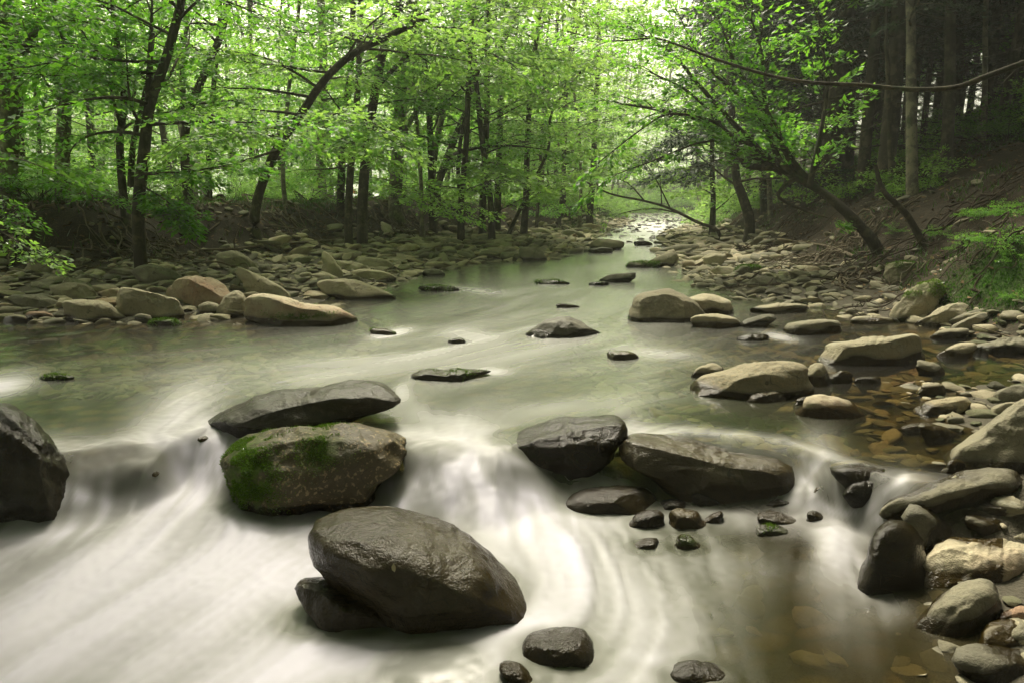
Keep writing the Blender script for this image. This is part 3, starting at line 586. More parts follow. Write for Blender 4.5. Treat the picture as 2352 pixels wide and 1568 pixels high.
NH = len(HEROES)

# ---------------------------------------------------------------- cobbles one could count, then the gravel
rng = np.random.RandomState(77)
VAR = []
for i in range(16):
    N, Fc = ICO[4]; r_ = np.random.RandomState(500+i)
    V = N*np.array([1, r_.uniform(.5, .8), r_.uniform(.16, .36)])
    V = facets(V, r_, 11, False, .58, .88); V = rock_noise(V, 1.0, 900+i, .10, .04, .014, .02)
    VAR.append(mesh_np('cobble', V, [Fc], M_ROCK, attrs={'tone': np.full(len(V), r_.uniform(.0, .55)), 'wet': np.zeros(len(V)), 'moss': np.zeros(len(V))+(.35 if i % 5 == 0 else 0), 'speck': np.zeros(len(V))}))
occ = [(x, y, r*.8) for x, y, r, h in ROCKS]
def free(x, y, r):
    for a, b, c in occ:
        if (a-x)**2+(b-y)**2 < (c+r)**2*.55: return False
    return True
def cobble(x, y, r, label, group, flat=1.0, dz=0.0):
    o = bpy.data.objects.new('cobble', VAR[rng.randint(16)]); COL.objects.link(o)
    zf = r*.25*flat
    o.location = (x, y, land1(x, y)+zf*rng.uniform(.2, .9)+dz); o.scale = (r, r*rng.uniform(.8, 1.1), r*flat)
    o.rotation_euler = (rng.normal()*.16, rng.normal()*.16, rng.uniform(0, 6.28)); tag(o, label, 'cobble', group); return o
zones = [ # sampling region in the picture, count, size in metres, label, group
 ([(0, 640), (560, 600), (560, 735), (0, 735)], 70, (.10, .26), 'flat grey brown cobble in the near left gravel bar beside the shore boulders', 'cobbles of the near left gravel bar'),
 ([(560, 560), (1150, 540), (1020, 620), (800, 690), (640, 680)], 95, (.12, .30), 'slab shaped cobble on the middle left gravel between fallen branch and water', 'cobbles of the middle left gravel'),
 ([(1560, 590), (1880, 600), (1990, 690), (1850, 690), (1600, 640)], 70, (.10, .26), 'rounded cobble on the right gravel below the root draped bank', 'cobbles of the right gravel'),
 ([(2080, 860), (2352, 850), (2352, 960), (2200, 1010), (2060, 970)], 42, (.035, .11), 'small cobble in the foreground pebble bar at the right', 'cobbles of the foreground pebble bar'),
 ([(2130, 1170), (2352, 1180), (2352, 1568), (2200, 1568), (2110, 1400)], 40, (.04, .11), 'flat stone wedged between the larger slabs in the lower right corner', 'flat stones of the lower right corner'),
 ([(2090, 740), (2352, 690), (2352, 850), (2240, 790)], 34, (.06, .16), 'flat slab stone along the right shore below the seedlings', 'slab stones of the right shore'),
]
def inpoly(x, y, P):
    c = False
    for (ax, ay), (bx, by) in zip(P, P[1:]+P[:1]):
        if (ay > y) != (by > y) and x < (bx-ax)*(y-ay)/(by-ay)+ax: c = not c
    return c
for poly, cnt, (s0, s1), lb, gp_ in zones:
    xs_ = [p[0] for p in poly]; ys_ = [p[1] for p in poly]; k = 0; tries = 0
    while k < cnt and tries < cnt*12:
        tries += 1; px = rng.uniform(min(xs_), max(xs_)); py = rng.uniform(min(ys_), max(ys_))
        if not inpoly(px, py, poly): continue
        h = hit(px, py); r = s0+(s1-s0)*rng.rand()**1.8
        if not free(h[0], h[1], r): continue
        occ.append((h[0], h[1], r)); cobble(h[0], h[1], r, lb, gp_, rng.uniform(.7, 1.2)); k += 1

def stones_mass(name, pts, sizes, lvl, mat, tones, flat=(.14, .38), seed=1, wet=0., sub=None):
    N, Fc = ICO[lvl]; r_ = np.random.RandomState(seed); vs = []; fs = []; tn = []
    variants = []
    for i in range(14):
        V = N*np.array([1, r_.uniform(.5, .85), r_.uniform(*flat)]); V = facets(V, r_, 8, False, .55, .88)
        variants.append(rock_noise(V, 1., seed+i, .12, .03, .0, .0))
    for i, (p, s) in enumerate(zip(pts, sizes)):
        V = variants[r_.randint(14)]*s; a = r_.uniform(0, 6.28); c, q = math.cos(a), math.sin(a)
        b1, b2 = r_.normal()*.2, r_.normal()*.2
        V = np.stack([V[:, 0]*c-V[:, 1]*q, V[:, 0]*q+V[:, 1]*c, V[:, 2]+V[:, 0]*b1+V[:, 1]*b2], 1)+p
        vs.append(V); fs.append(Fc+i*len(N)); tn.append(np.full(len(N), tones[i]))
    V = np.concatenate(vs); n = len(V)
    me = mesh_np(name, V, [np.concatenate(fs)], mat, attrs={'tone': np.concatenate(tn), 'wet': np.full(n, wet), 'moss': np.zeros(n), 'speck': np.zeros(n)})
    return link(name, me)
def scatter_land(n, x0, x1, y0, y1, cond, seed):
    r_ = np.random.RandomState(seed); X = r_.uniform(x0, x1, n); Y = r_.uniform(y0, y1, n)
    d = grid_at(DR, X, Y); f = grid_at(DF, X, Y); k = cond(X, Y, d, f); return X[k], Y[k]
# near gravel, finer mesh
X1, Y1 = scatter_land(9000, -9, 6, 1.2, 12, lambda X, Y, d, f: (d > -.12) & (f < .35), 5)
s1 = (.03+.13*np.random.RandomState(6).rand(len(X1))**2.2)*np.where(Y1 < 5, .55, 1)
Z1 = land(X1, Y1)+s1*.12
tag(stones_mass('gravel', np.stack([X1, Y1, Z1], 1), s1, 2, M_ROCK, np.random.RandomState(7).uniform(.05, .75, len(X1)), seed=40), kind='stuff', label='loose gravel and pebbles filling the shores of the near stream')
X2, Y2 = scatter_land(30000, -8, 20, 12, 45, lambda X, Y, d, f: (d > -.3) & (f < .5), 8)
k2 = np.random.RandomState(3).rand(len(X2)) < np.clip(16/Y2, .25, 1)
X2, Y2 = X2[k2], Y2[k2]; s2 = .07+.24*np.random.RandomState(9).rand(len(X2))**2
tag(stones_mass('gravel', np.stack([X2, Y2, land(X2, Y2)+s2*.15], 1), s2, 2, M_ROCK, np.random.RandomState(10).uniform(.1, .75, len(X2)), seed=60), kind='stuff', label='stony gravel covering the shores farther upstream')
# stones awash in the far riffle and flat stones on the bed of the pools
X3, Y3 = scatter_land(3600, -2, 19, 15, 75, lambda X, Y, d, f: d < -.1, 12); k = np.random.RandomState(4).rand(len(X3)) < sstep(15, 24, Y3)
X3, Y3 = X3[k], Y3[k]; s3 = .08+.2*np.random.RandomState(5).rand(len(X3))**2
tag(stones_mass('riffle_stones', np.stack([X3, Y3, wl(X3, Y3)-.01], 1), s3, 2, M_ROCK, np.random.RandomState(2).uniform(-.2, .3, len(X3)), seed=80, wet=.5), kind='stuff', label='scattered wet stones breaking the far riffle')
def bedc(X, Y, d, f): return (d < -.05) & (((X > .5) & (Y > lipy(X)+.1)) | (X < -1.2) & (Y > 4.4) | (Y < lipy(X)-.25) & (X > .1) & (np.random.RandomState(1).rand(len(X)) < .35))
X4, Y4 = scatter_land(6500, -6, 4.2, 1.6, 7.5, bedc, 15); s4 = .04+.085*np.random.RandomState(8).rand(len(X4))**1.3
tag(stones_mass('bed_stones', np.stack([X4, Y4, land(X4, Y4)+.005], 1), s4, 2, M_ROCK, np.random.RandomState(11).uniform(.1, .85, len(X4)), (.12, .25), seed=90, wet=.2), kind='stuff', label='amber flat stones on the stream bed seen through clear water')
# pebble scree on the right scarp and left scarp
X5, Y5 = scatter_land(2600, -12, 10, 3, 24, lambda X, Y, d, f: (f > .2) & (f < 2.2), 18); s5 = .04+.12*np.random.RandomState(1).rand(len(X5))**2
tag(stones_mass('scree', np.stack([X5, Y5, land(X5, Y5)], 1), s5, 2, M_ROCK, np.random.RandomState(13).uniform(-.25, .3, len(X5)), seed=120), kind='stuff', label='scattered stones half sunk in the soil of both cut banks')
# ---------------------------------------------------------------- the stream's surface
FLOW = [(1480, 530, 1470, 545), (1420, 600, 1360, 640), (1250, 680, 1100, 735), (1100, 780, 900, 825), (700, 830, 480, 852), (300, 830, 80, 850), (520, 920, 420, 960), (400, 970, 350, 1040), (250, 990, 250, 1060), (250, 1120, 250, 1170), (450, 1040, 430, 1120), (400, 1200, 200, 1310), (200, 1350, 40, 1430), (600, 1350, 380, 1480), (600, 1500, 420, 1610),
 (1450, 850, 1250, 885), (1200, 920, 1050, 955), (1000, 965, 1030, 1020), (1060, 1010, 1060, 1070), (1000, 1090, 880, 1130), (880, 1140, 720, 1260), (1200, 1130, 1300, 1260), (1330, 1290, 1290, 1440), (1480, 1250, 1600, 1390), (1700, 1330, 1760, 1450), (1900, 1170, 1950, 1260), (1960, 1290, 2010, 1400), (1850, 1330, 1790, 1450), (1865, 1060, 1880, 1140), (2070, 1110, 1980, 1190), (1250, 1500, 1080, 1567), (900, 1490, 680, 1567), (1750, 870, 1600, 930), (1650, 960, 1480, 990), (1900, 1000, 1860, 1060), (1550, 720, 1440, 780), (1300, 1110, 1400, 1150)]
_fp = []; _fv = []
for a, b, c, d in FLOW:
    z = -.27 if b > 1110 else 0.0
    p = G(a, b, z)[:2]; q = G(c, d, z)[:2]; v = q-p; _fp.append(p); _fv.append(v/np.linalg.norm(v))
_fp = np.array(_fp); _fv = np.array(_fv)
def flow(X, Y):
    wx = 0; wy = 0
    for p, v in zip(_fp, _fv):
        sc = .25+p[1]*.12; g = 1/((((X-p[0])**2+(Y-p[1])**2)/sc**2)+.15)**2
        wx = wx+g*v[0]; wy = wy+g*v[1]
    n = np.hypot(wx, wy)+1e-9; wx /= n; wy /= n
    for x, y, r, h in ROCKS[:NH]:
        if y > 9: continue
        dx, dy = X-x, (Y-y)*r/max(h, .05)*.7; dd = np.hypot(dx, dy)+1e-6; g = np.exp(-np.clip(dd-r, 0, 9)/(.25*r+.04))
        dot = (wx*dx+wy*dy)/dd; wx = wx-g*dot*dx/dd*.9; wy = wy-g*dot*dy/dd*.9
    n = np.hypot(wx, wy)+1e-9; return wx/n, wy/n
def lic(x0, x1, y0, y1, st, steps, seed):
    gx = np.arange(x0, x1, st); gy = np.arange(y0, y1, st); X, Y = np.meshgrid(gx, gy); vx, vy = flow(X, Y)
    r_ = np.random.RandomState(seed); n = r_.rand(*X.shape)
    n = n*1.0
    c = r_.rand(X.shape[0]//4+2, X.shape[1]//4+2); n = 1.3*n+.9*np.kron(c, np.ones((4, 4)))[:X.shape[0], :X.shape[1]]
    c = r_.rand(X.shape[0]//12+2, X.shape[1]//12+2); n = n+1.5*np.kron(c, np.ones((12, 12)))[:X.shape[0], :X.shape[1]]
    acc = np.zeros_like(n); tot = 0
    I, J = np.meshgrid(np.arange(X.shape[1], dtype=float), np.arange(X.shape[0], dtype=float))
    for sg in (1, -1):
        pi, pj = I.copy(), J.copy()
        for k in range(steps):
            ii = np.clip(pi, 0, X.shape[1]-1).astype(int); jj = np.clip(pj, 0, X.shape[0]-1).astype(int)
            wgt = 1-k/steps; acc += n[jj, ii]*wgt; tot += wgt
            pi = pi+sg*vx[jj, ii]; pj = pj+sg*vy[jj, ii]
    acc /= tot; acc = (acc-acc.mean())/acc.std()
    return np.clip(.5+.2*acc, 0, 1)
LN = lic(-5, 5, 1.0, 9.5, .02, 34, 1); LF = lic(-8, 26, 6, 79, .06, 26, 2)
def samp(A, x0, y0, st, x, y):
    fx = np.clip((x-x0)/st, 0, A.shape[1]-1.01); fy = np.clip((y-y0)/st, 0, A.shape[0]-1.01)
    i = fx.astype(int); j = fy.astype(int); u = fx-i; v = fy-j
    return A[j, i]*(1-u)*(1-v)+A[j, i+1]*u*(1-v)+A[j+1, i]*(1-u)*v+A[j+1, i+1]*u*v
FOAM = [ # centre, half widths, tilt, strength : where the current breaks into white water
 (1200, 770, 420, 110, 12, .19), (1200, 900, 450, 100, 6, .17), (600, 840, 500, 60, 5, .12), (820, 850, 330, 30, 8, .20), (0, 885, 75, 24, 12, .85), (400, 955, 75, 32, 40, .55), (360, 1000, 40, 50, 70, .5),
 (1060, 975, 120, 24, -14, .32), (1280, 935, 230, 26, 5, .18), (1462, 985, 46, 26, -40, .4), (1300, 640, 280, 50, 10, .18), (1470, 560, 90, 24, 0, .35), (1500, 528, 60, 16, 0, .55),
 (1390, 745, 170, 50, 5, .08), (1510, 812, 95, 12, -5, .3), (1085, 772, 62, 14, -5, .3), (898, 764, 46, 9, 10, .75), (1090, 668, 70, 8, -5, .3), (1130, 853, 40, 8, 0, .5), (925, 905, 20, 18, 60, .4),
 (480, 985, 22, 26, 70, .5), (150, 1080, 30, 90, -70, .4), (830, 985, 110, 10, 0, .5),
 (200, 1330, 520, 150, 15, .93), (450, 1060, 95, 130, 0, .93), (120, 1500, 320, 140, 15, .85), (230, 1140, 150, 40, 4, .80), (620, 1400, 220, 190, 25, .80), (640, 1215, 120, 40, 0, .5), (830, 1230, 130, 40, 40, .45), (450, 1560, 300, 100, 10, .7),
 (1130, 1150, 240, 50, -6, .70), (960, 1120, 90, 35, 10, .6), (1320, 1085, 150, 22, -10, .5), (1060, 1060, 100, 50, 0, .55), (1250, 1240, 230, 70, -30, .5), (1380, 1330, 250, 150, -20, .38), (1220, 1440, 90, 70, 0, .40),
 (1865, 1100, 46, 80, -10, .9), (1790, 1130, 30, 30, 0, .3), (1930, 1120, 70, 50, 0, .6), (2050, 1120, 50, 44, 40, .85), (1920, 1175, 120, 30, -6, .75), (230, 1050, 190, 55, 0, .42), (1050, 1050, 110, 60, 0, .85), (1980, 1180, 80, 40, 0, .45), (1930, 1260, 60, 50, -50, .50), (1975, 1320, 90, 34, -58, .5), (1950, 1420, 110, 60, -70, .22), (1600, 1170, 160, 30, -10, .25), (1700, 1290, 220, 50, -5, .2),
 (950, 1500, 330, 50, 4, .32), (1320, 1560, 260, 30, 0, .35), (1150, 1500, 60, 50, 30, .35), (1520, 1480, 150, 90, -20, .30), (1560, 1530, 110, 18, -12, .5), (2040, 1095, 40, 12, -10, .6), (1880, 1035, 10, 8, 0, .0), (1790, 772, 40, 8, -10, .6), (800, 1010, 60, 12, 0, .3)]
DARK = [(920, 1462, 250, 34, -6, .75), (760, 1440, 130, 30, -20, .5), (620, 1215, 90, 30, -30, .35), (110, 1185, 150, 26, 16, .55), (1300, 1085, 120, 16, 0, .4), (1700, 1165, 130, 22, -8, .5), (1750, 1480, 300, 120, 0, .35), (2100, 1450, 130, 150, 0, .6)]
xs = sym([(0, 2.7, .012, 1.0), (2.7, 26, .013, 1.028)]); xs = xs[xs > -12.5]
ys = np.concatenate([np.arange(-3, 1.2, .15), axis([(1.2, 4.3, .012, 1.0), (4.3, 78, .013, 1.0125)])])
X, Y, Q = grid_mesh(xs, ys); Zw = wl(X, Y); px, py = proj(X, Y, Zw)
dri = grid_at(DR, X, Y); gl_ = land(X, Y)
Sk = np.where(Y < 9, samp(LN, -5, 1.0, .02, X, Y), samp(LF, -8, 6, .06, X, Y))
Sk = np.where((np.abs(X) > 4.9) & (Y < 9), samp(LF, -8, 6, .06, X, Y), Sk)
f0 = 1.0
for (a, b, rx, ry, an, v) in FOAM:
    c, s = math.cos(R(an)), math.sin(R(an)); u = ((px-a)*c-(py-b)*s)/rx; w_ = ((px-a)*s+(py-b)*c)/ry
    f0 = f0*(1-v*np.exp(-(u*u+w_*w_)*.9))
f0 = 1-f0
for (a, b, rx, ry, an, v) in DARK:
    c, s = math.cos(R(an)), math.sin(R(an)); u = ((px-a)*c-(py-b)*s)/rx; w_ = ((px-a)*s+(py-b)*c)/ry
    f0 = f0*(1-v*np.exp(-(u*u+w_*w_)*.9))
low = sstep(.1, .35, lipy(X)-Y)
lr = sstep(1350, 1900, px)*low
f0 = f0+.10*(low-lr)*(1-f0)
f0 = f0*(1-.22*(1-low)*np.exp(-((px-1200)/700)**2))
k = 4*f0*(1-f0)
foam = np.clip(f0+(Sk-.5)*(.06+.32*low+(.14+.22*low)*k)*np.clip(f0*4+.15, 0, 1), 0, .97)
sf = lipy(X)-Y; wd_ = .40-.12*sstep(1.0, 1.5, X); face_ = sstep(-.02, .08, sf)*(1-sstep(wd_, wd_+.2, sf)); strand = .5+.5*fbm2(X*11+Zw*5, Zw*4, 77, 3, .7)
foam = np.where(face_ > 0, foam*(1-face_)+face_*np.clip(f0*1.5, 0, .95)*np.clip(.60*sstep(.25, .70, strand)+.55, 0, 1), foam)
shore = 1-sstep(-.5, -.02, dri)
foam = foam*np.where(Y > lipy(X)+.15, .35+.65*shore, .85+.15*shore)
near_fall = np.exp(-((lipy(X)-Y-.45)/.22)**2)
Zw = Zw+.022*(Sk-.5)*(.35+1.3*f0)*np.clip(Y/3, .5, 1.6)+.03*near_fall*f0+.012*fbm2(X*2.2, Y*2.2, 55)*low
nx = len(xs); Zg = Zw.reshape(len(ys), nx); Fg = foam.reshape(len(ys), nx)
ix0 = np.searchsorted(xs, -2.69); jy0 = np.searchsorted(ys, 1.2)
def blur(A, n):
    for _ in range(n): A = (A+np.roll(A, 1, 0)+np.roll(A, -1, 0)+np.roll(A, 1, 1)+np.roll(A, -1, 1))/5
    return A
for V, o, r, h in DROWN:
    ii = np.round((V[:, 0]-xs[ix0])/.012).astype(int)+ix0; jj = np.round((V[:, 1]-1.2)/.012).astype(int)+jy0
    H = np.full(Zg.shape, -9.0); okk = (ii > 1) & (ii < nx-2) & (jj > 1) & (jj < len(ys)-2); np.maximum.at(H, (jj[okk], ii[okk]), V[okk, 2])
    for _ in range(3): H = np.maximum.reduce([H, np.roll(H, 1, 0), np.roll(H, -1, 0), np.roll(H, 1, 1), np.roll(H, -1, 1)])
    lift = blur(np.clip(H+.008-Zg, 0, .5), 26)*1.15; Zg += lift; m_ = blur((H > Zg-.05).astype(float), 8)
    face = np.clip(np.abs(np.gradient(Zg, axis=0))/.012, 0, 1.5)
    Fg *= 1-.15*m_*(1-np.clip(face, 0, 1)); Fg += m_*np.clip(face-.2, 0, 1)*.85*np.clip((Sk.reshape(Zg.shape)-.35)*2.2, 0, 1); np.clip(Fg, 0, .95, out=Fg)
Zw = Zg.ravel(); foam = Fg.ravel()
for x, y, r, h in ROCKS[:NH]:             # foam thinned round each rock, a dark rim standing in for contact shade
    if y > 9: continue
    dd = np.sqrt(((X-x)/(r+.02))**2+((Y-y+.02)/(h*.9+.02))**2); rim = 1-sstep(1.0, 1.0+.05/max(h, .08), dd)
    foam = foam*(1-.5*rim*(y < lipy(x)+.1))
SPILL = [(1846, 1046, 1860, 1095, 15, .9), (1860, 1095, 1862, 1175, 17, .8), (1888, 1060, 1925, 1120, 14, .6), (1925, 1120, 1930, 1165, 22, .5), (2076, 1092, 2030, 1130, 16, .85), (2030, 1130, 1985, 1185, 26, .7), (1850, 1178, 1990, 1180, 20, .75), (1900, 1190, 1960, 1270, 34, .55), (1990, 1190, 1960, 1270, 30, .5), (1950, 1262, 2012, 1330, 24, .7), (2005, 1320, 2040, 1400, 40, .3), (560, 985, 500, 1005, 10, .5), (350, 1010, 380, 1090, 20, .6), (165, 1090, 150, 1150, 26, .6), (900, 985, 1010, 1000, 10, .5)]
for a, b, c, d, wd__, v in SPILL:
    ex, ey = c-a, d-b; t = np.clip(((px-a)*ex+(py-b)*ey)/(ex*ex+ey*ey), 0, 1); ds = np.hypot(px-a-t*ex, py-b-t*ey)
    foam = np.maximum(foam, v*np.exp(-(ds/wd__)**2)*np.clip(.75+.9*(Sk-.5)+.5*(strand-.5), 0, 1))
Zw = Zw+.014*fbm2(X*6, Y*6, 91)*np.exp(-((lipy(X)-Y-.1)/.25)**2)
murk = np.clip(.30+.25*low-.10*lr+.15*(Sk-.5)-.27*sstep(1.25, 2.2, X)*(1-low)*(Y < 6), .03, .8)
murk = murk*(1-.5*sstep(-.6, -1.6, X)*(Y > 3.2)*(Y < 9))
silt_shade = np.clip(lr*.9+1.2*np.exp(-((px-260)/150)**2-((py-1020)/70)**2)+sstep(.8, 2.0, X)*(Y < 7)+sstep(-1.2, -2.6, X)*sstep(4.4, 5.4, Y)*(Y < 9)+.0*X, 0, 1)  # amber silt, plus canopy shade put into the lower right water colour
sf = lipy(X)-Y; wq = .40-.12*sstep(1.0, 1.5, X); turb = np.clip(np.exp(-(sf/.14)**2)+np.exp(-((sf-wq)/.14)**2)+.5*(sf > 0)*(sf < wq), 0, 1)*sstep(.5, 1.0, np.abs(X)+.6)
kq = (dri.reshape(-1)[Q].min(1) < .5)
kq &= ((gl_-Zw)[Q].min(1) < .04)
Q = Q[kq]; used = np.unique(Q); mp = np.full(len(X), -1); mp[used] = np.arange(len(used)); Q = mp[Q]
me = mesh_np('stream_water', np.stack([X, Y, Zw], 1)[used], [Q], M_WATER, attrs={'foam': foam[used], 'streak': Sk[used], 'murk': murk[used], 'silt_shade': silt_shade[used], 'turbulence': turb[used]})
tag(link('stream_water', me), kind='structure')
# ---------------------------------------------------------------- trees
def leaf_mesh(name, B, D, L, mat, rng, m=46, ll=.085, lw=.5, wid=.55, droop=.18, high=None, hk=.035, flat=.40, origin=(0, 0, 0), keep_tip=True):
    n = len(B); m_ = m
    t = rng.uniform(.08, 1, (n, m_))**.8; sd = np.where(rng.rand(n, m_) < .5, -1, 1)
    Dh = D.copy(); Dh[:, 2] *= .4; Sd = np.stack([-D[:, 1], D[:, 0], np.zeros(n)], 1); Sd /= np.linalg.norm(Sd, axis=1)[:, None]+1e-9
    off = rng.uniform(0, 1, (n, m_))*wid*L[:, None]*np.clip(np.sin(math.pi*np.clip(t*.85+.12, 0, 1)), .15, 1)
    pos = B[:, None]+D[:, None]*(t*L[:, None])[..., None]+Sd[:, None]*(sd*off)[..., None]+D[:, None]*(off*.45)[..., None]
    pos[..., 2] += -droop*t**2*L[:, None]-.22*off+rng.normal(0, .03, (n, m_))
    ax = D[:, None]*.75+Sd[:, None]*(sd*.7)[..., None]+rng.normal(0, .3, (n, m_, 3)); ax[..., 2] -= .28
    ax /= np.linalg.norm(ax, axis=-1)[..., None]
    nr = rng.normal(0, flat, (n, m_, 3)); nr[..., 2] += 1
    cr = np.cross(ax, nr); cr /= np.linalg.norm(cr, axis=-1)[..., None]+1e-9
    sz = ll*rng.uniform(.5, 1.4, (n, m_)); keep = np.ones((n, m_), bool)
    if high is not None:                  # far above the stream the crown is built of fewer, larger leaves
        hi = (pos[..., 2] > high); sz = np.where(hi, sz*2.3, sz); keep &= ~(hi & (rng.rand(n, m_) > hk))
    pos, ax, cr, sz = pos[keep], ax[keep], cr[keep], sz[keep]
    up = np.cross(cr, ax)
    v0 = pos; v2 = pos+ax*sz[:, None]; mid = pos+ax*(sz*.42)[:, None]-up*(sz*.10)[:, None]
    v1 = mid+cr*(sz*lw*.5)[:, None]; v3 = mid-cr*(sz*lw*.5)[:, None]
    V = np.stack([v0, v1, v2, v3], 1).reshape(-1, 3)-np.asarray(origin)
    Q = np.arange(len(V)).reshape(-1, 4)
    return mesh_np(name, V, [Q], mat, smooth=False)
def wander(p, d, L, n, rng, up=0.0, wob=.18):
    P = [np.array(p, float)]; d = np.array(d, float); d /= np.linalg.norm(d)
    for i in range(n):
        d = d+rng.normal(0, wob, 3)*np.array([1, 1, .6])+np.array([0, 0, up]); d /= np.linalg.norm(d); P.append(P[-1]+d*L/n)
    return np.array(P)
class Tree:
    def __init__(s, seed): s.rng = np.random.RandomState(seed); s.tb = TB(); s.B = []; s.D = []; s.L = []
    def spray(s, p, d, L, r=.006, twig=True):
        d = np.array(d, float); d /= np.linalg.norm(d)+1e-9; s.B.append(np.array(p)); s.D.append(d); s.L.append(L)
        if twig:
            t = np.linspace(0, 1, 4)[:, None]; P = p+d*L*.9*t; P[:, 2] -= (.18*L*t[:, 0]**2); s.tb.tube(P, [r, r*.8, r*.5, r*.25], 3)
    def limb(s, P, r0, L, nsp, t0=.2, spread=1.0, twig=True, k=5):
        P = smooth_path(P, sub=3); m = len(P); s.tb.tube(P, np.linspace(r0, max(r0*.18, .004), m), k)
        for i in range(nsp):
            t = t0+(1-t0)*(i+.5)/nsp; q = t*(m-1); a = int(min(q, m-2)); p = P[a]+(P[a+1]-P[a])*(q-a); d = P[a+1]-P[a]; d /= np.linalg.norm(d)+1e-9
            sd = np.array([-d[1], d[0], 0]); sd /= np.linalg.norm(sd)+1e-6; sg = 1 if i % 2 else -1
            v = d*.75+sd*sg*spread*s.rng.uniform(.5, 1.1)+np.array([0, 0, s.rng.normal()*.22+.05]); s.spray(p, v, L*s.rng.uniform(.65, 1.2), max(r0*.22, .004), twig)
        d = P[-1]-P[-2]; s.spray(P[-1], d, L, .005, twig)
    def finish(s, name, label, cat, origin, bark, leafm, group=None, **kw):
        root = link(name, None, None, origin); tag(root, label, cat, group)
        link('trunk', s.tb.mesh('trunk', bark, origin), root)
        if s.B: link('crown', leaf_mesh('crown', np.array(s.B), np.array(s.D), np.array(s.L), leafm, s.rng, origin=origin, **kw), root)
        return root
def broad(seed, H=12, r=.13, low=1.3, spread=2.9, nl=29, lean=.05):
    T_ = Tree(seed); g = T_.rng; P = wander((0, 0, -.3), (g.normal()*lean, g.normal()*lean, 1), H, 9, g, .12, .05)
    rad = np.linspace(r, r*.25, 10); rad[0] *= 1.35; T_.tb.tube(smooth_path(P, sub=3), np.interp(np.linspace(0, 9, 28), range(10), rad), 8)
    for i in range(nl):
        z = low+(H-low-.3)*(i/nl)**.9; t = (z+.3)/H*9; a = int(min(t, 8)); p = P[a]+(P[a+1]-P[a])*(t-a)
        az = i*2.4+g.uniform(-.5, .5); L = spread*g.uniform(.6, 1.15)*(1-.55*max(0, z/H-.45)); el = g.uniform(.05, .55)
        d = np.array([math.cos(az)*math.cos(el), math.sin(az)*math.cos(el), math.sin(el)])
        T_.limb(wander(p, d, L, 5, g, -.04, .12), r*g.uniform(.16, .34), .75*g.uniform(.8, 1.2), 7, .22)
    return T_
def conif(seed, H=15, r=.15, dead=3.2, spread=2.4, nl=60):
    T_ = Tree(seed); g = T_.rng; P = wander((0, 0, -.3), (g.normal()*.02, g.normal()*.02, 1), H, 6, g, .2, .015)
    T_.tb.tube(smooth_path(P, sub=3), np.linspace(r, r*.25, 19), 9)
    for i in range(nl):
        z = .9+(H-1.2)*(i/nl); t = (z+.3)/H*6; a = int(min(t, 5)); p = P[a]+(P[a+1]-P[a])*(t-a)
        az = i*2.4+g.uniform(-.5, .5); L = spread*g.uniform(.55, 1.1)*(1-.7*max(0, z/H-.4)); el = g.uniform(-.25, .15)
        d = np.array([math.cos(az)*math.cos(el), math.sin(az)*math.cos(el), math.sin(el)])
        Q_ = wander(p, d, L, 5, g, -.05, .10)
        if z < dead:                      # dead, bare twiggy branches
            T_.tb.tube(Q_, np.linspace(.014, .003, 6), 4)
            for j in range(5):
                b = Q_[1+j % 5]; T_.tb.tube(wander(b, d+g.normal(0, .6, 3), L*.35, 3, g, -.03, .2), np.linspace(.005, .0015, 4), 3)
        else: T_.limb(Q_, .02, .55, 8, .15, 1.1, twig=False, k=4)
    return T_
PROTO = {}
for i in range(6):
    PROTO['b%d' % i] = broad(40+i, H=[12, 11, 13, 10, 12.5, 9][i], r=[.12, .09, .15, .07, .13, .06][i], low=[1.3, .8, 2.2, .7, 1.6, .5][i], spread=[3, 2.6, 3.3, 2.3, 3, 2][i])
for i in range(4): PROTO['c%d' % i] = conif(70+i, r=[.16, .12, .2, .10][i], dead=[4.2, 3.2, 5, 2.6][i])
PROTO['k0'] = broad(90, H=13, r=.2, low=6.2, spread=5.2, nl=40); PROTO['k1'] = broad(91, H=14, r=.22, low=6.4, spread=5.6, nl=40)  # high, wide, dense crowns shaped to shade the foreground from out of view
MESH = {}
def proto(key, mat, tag_):
    k = key+mat.name
    if k not in MESH:
        T_ = PROTO[key]; con = key[0] == 'c'
        tm = T_.tb.mesh('trunk', M_BARKL if key in ('b2', 'b0') else M_BARK)
        kw = dict(m=44, ll=.16, lw=.30, wid=.5, droop=.25, high=6.5, flat=.5, hk=.7) if con else dict(m=64, ll=.15, lw=.6, high=5.5, hk=.9) if key[0] == 'k' else dict(m=50, ll=.10, lw=.55, high=5.2)
        cm = leaf_mesh('crown', np.array(T_.B), np.array(T_.D), np.array(T_.L), mat, T_.rng, **kw); MESH[k] = (tm, cm)
    return MESH[k]
PLACED = []
def place(key, x, y, sc, rot, label, name='broadleaf_tree', cat='tree', group=None, mat=None, tg='', sink=0.0):
    tm, cm = proto(key, mat or (M_NEEDLE if key[0] == 'c' else M_LEAF), tg)
    o = bpy.data.objects.new(name, None); COL.objects.link(o); o.location = (x, y, land1(x, y)-sink); o.rotation_euler = (0, 0, rot); o.scale = (sc, sc, sc*1.0)
    tag(o, label, cat, group); link('trunk', tm, o); link('crown', cm, o); PLACED.append((x, y)); return o

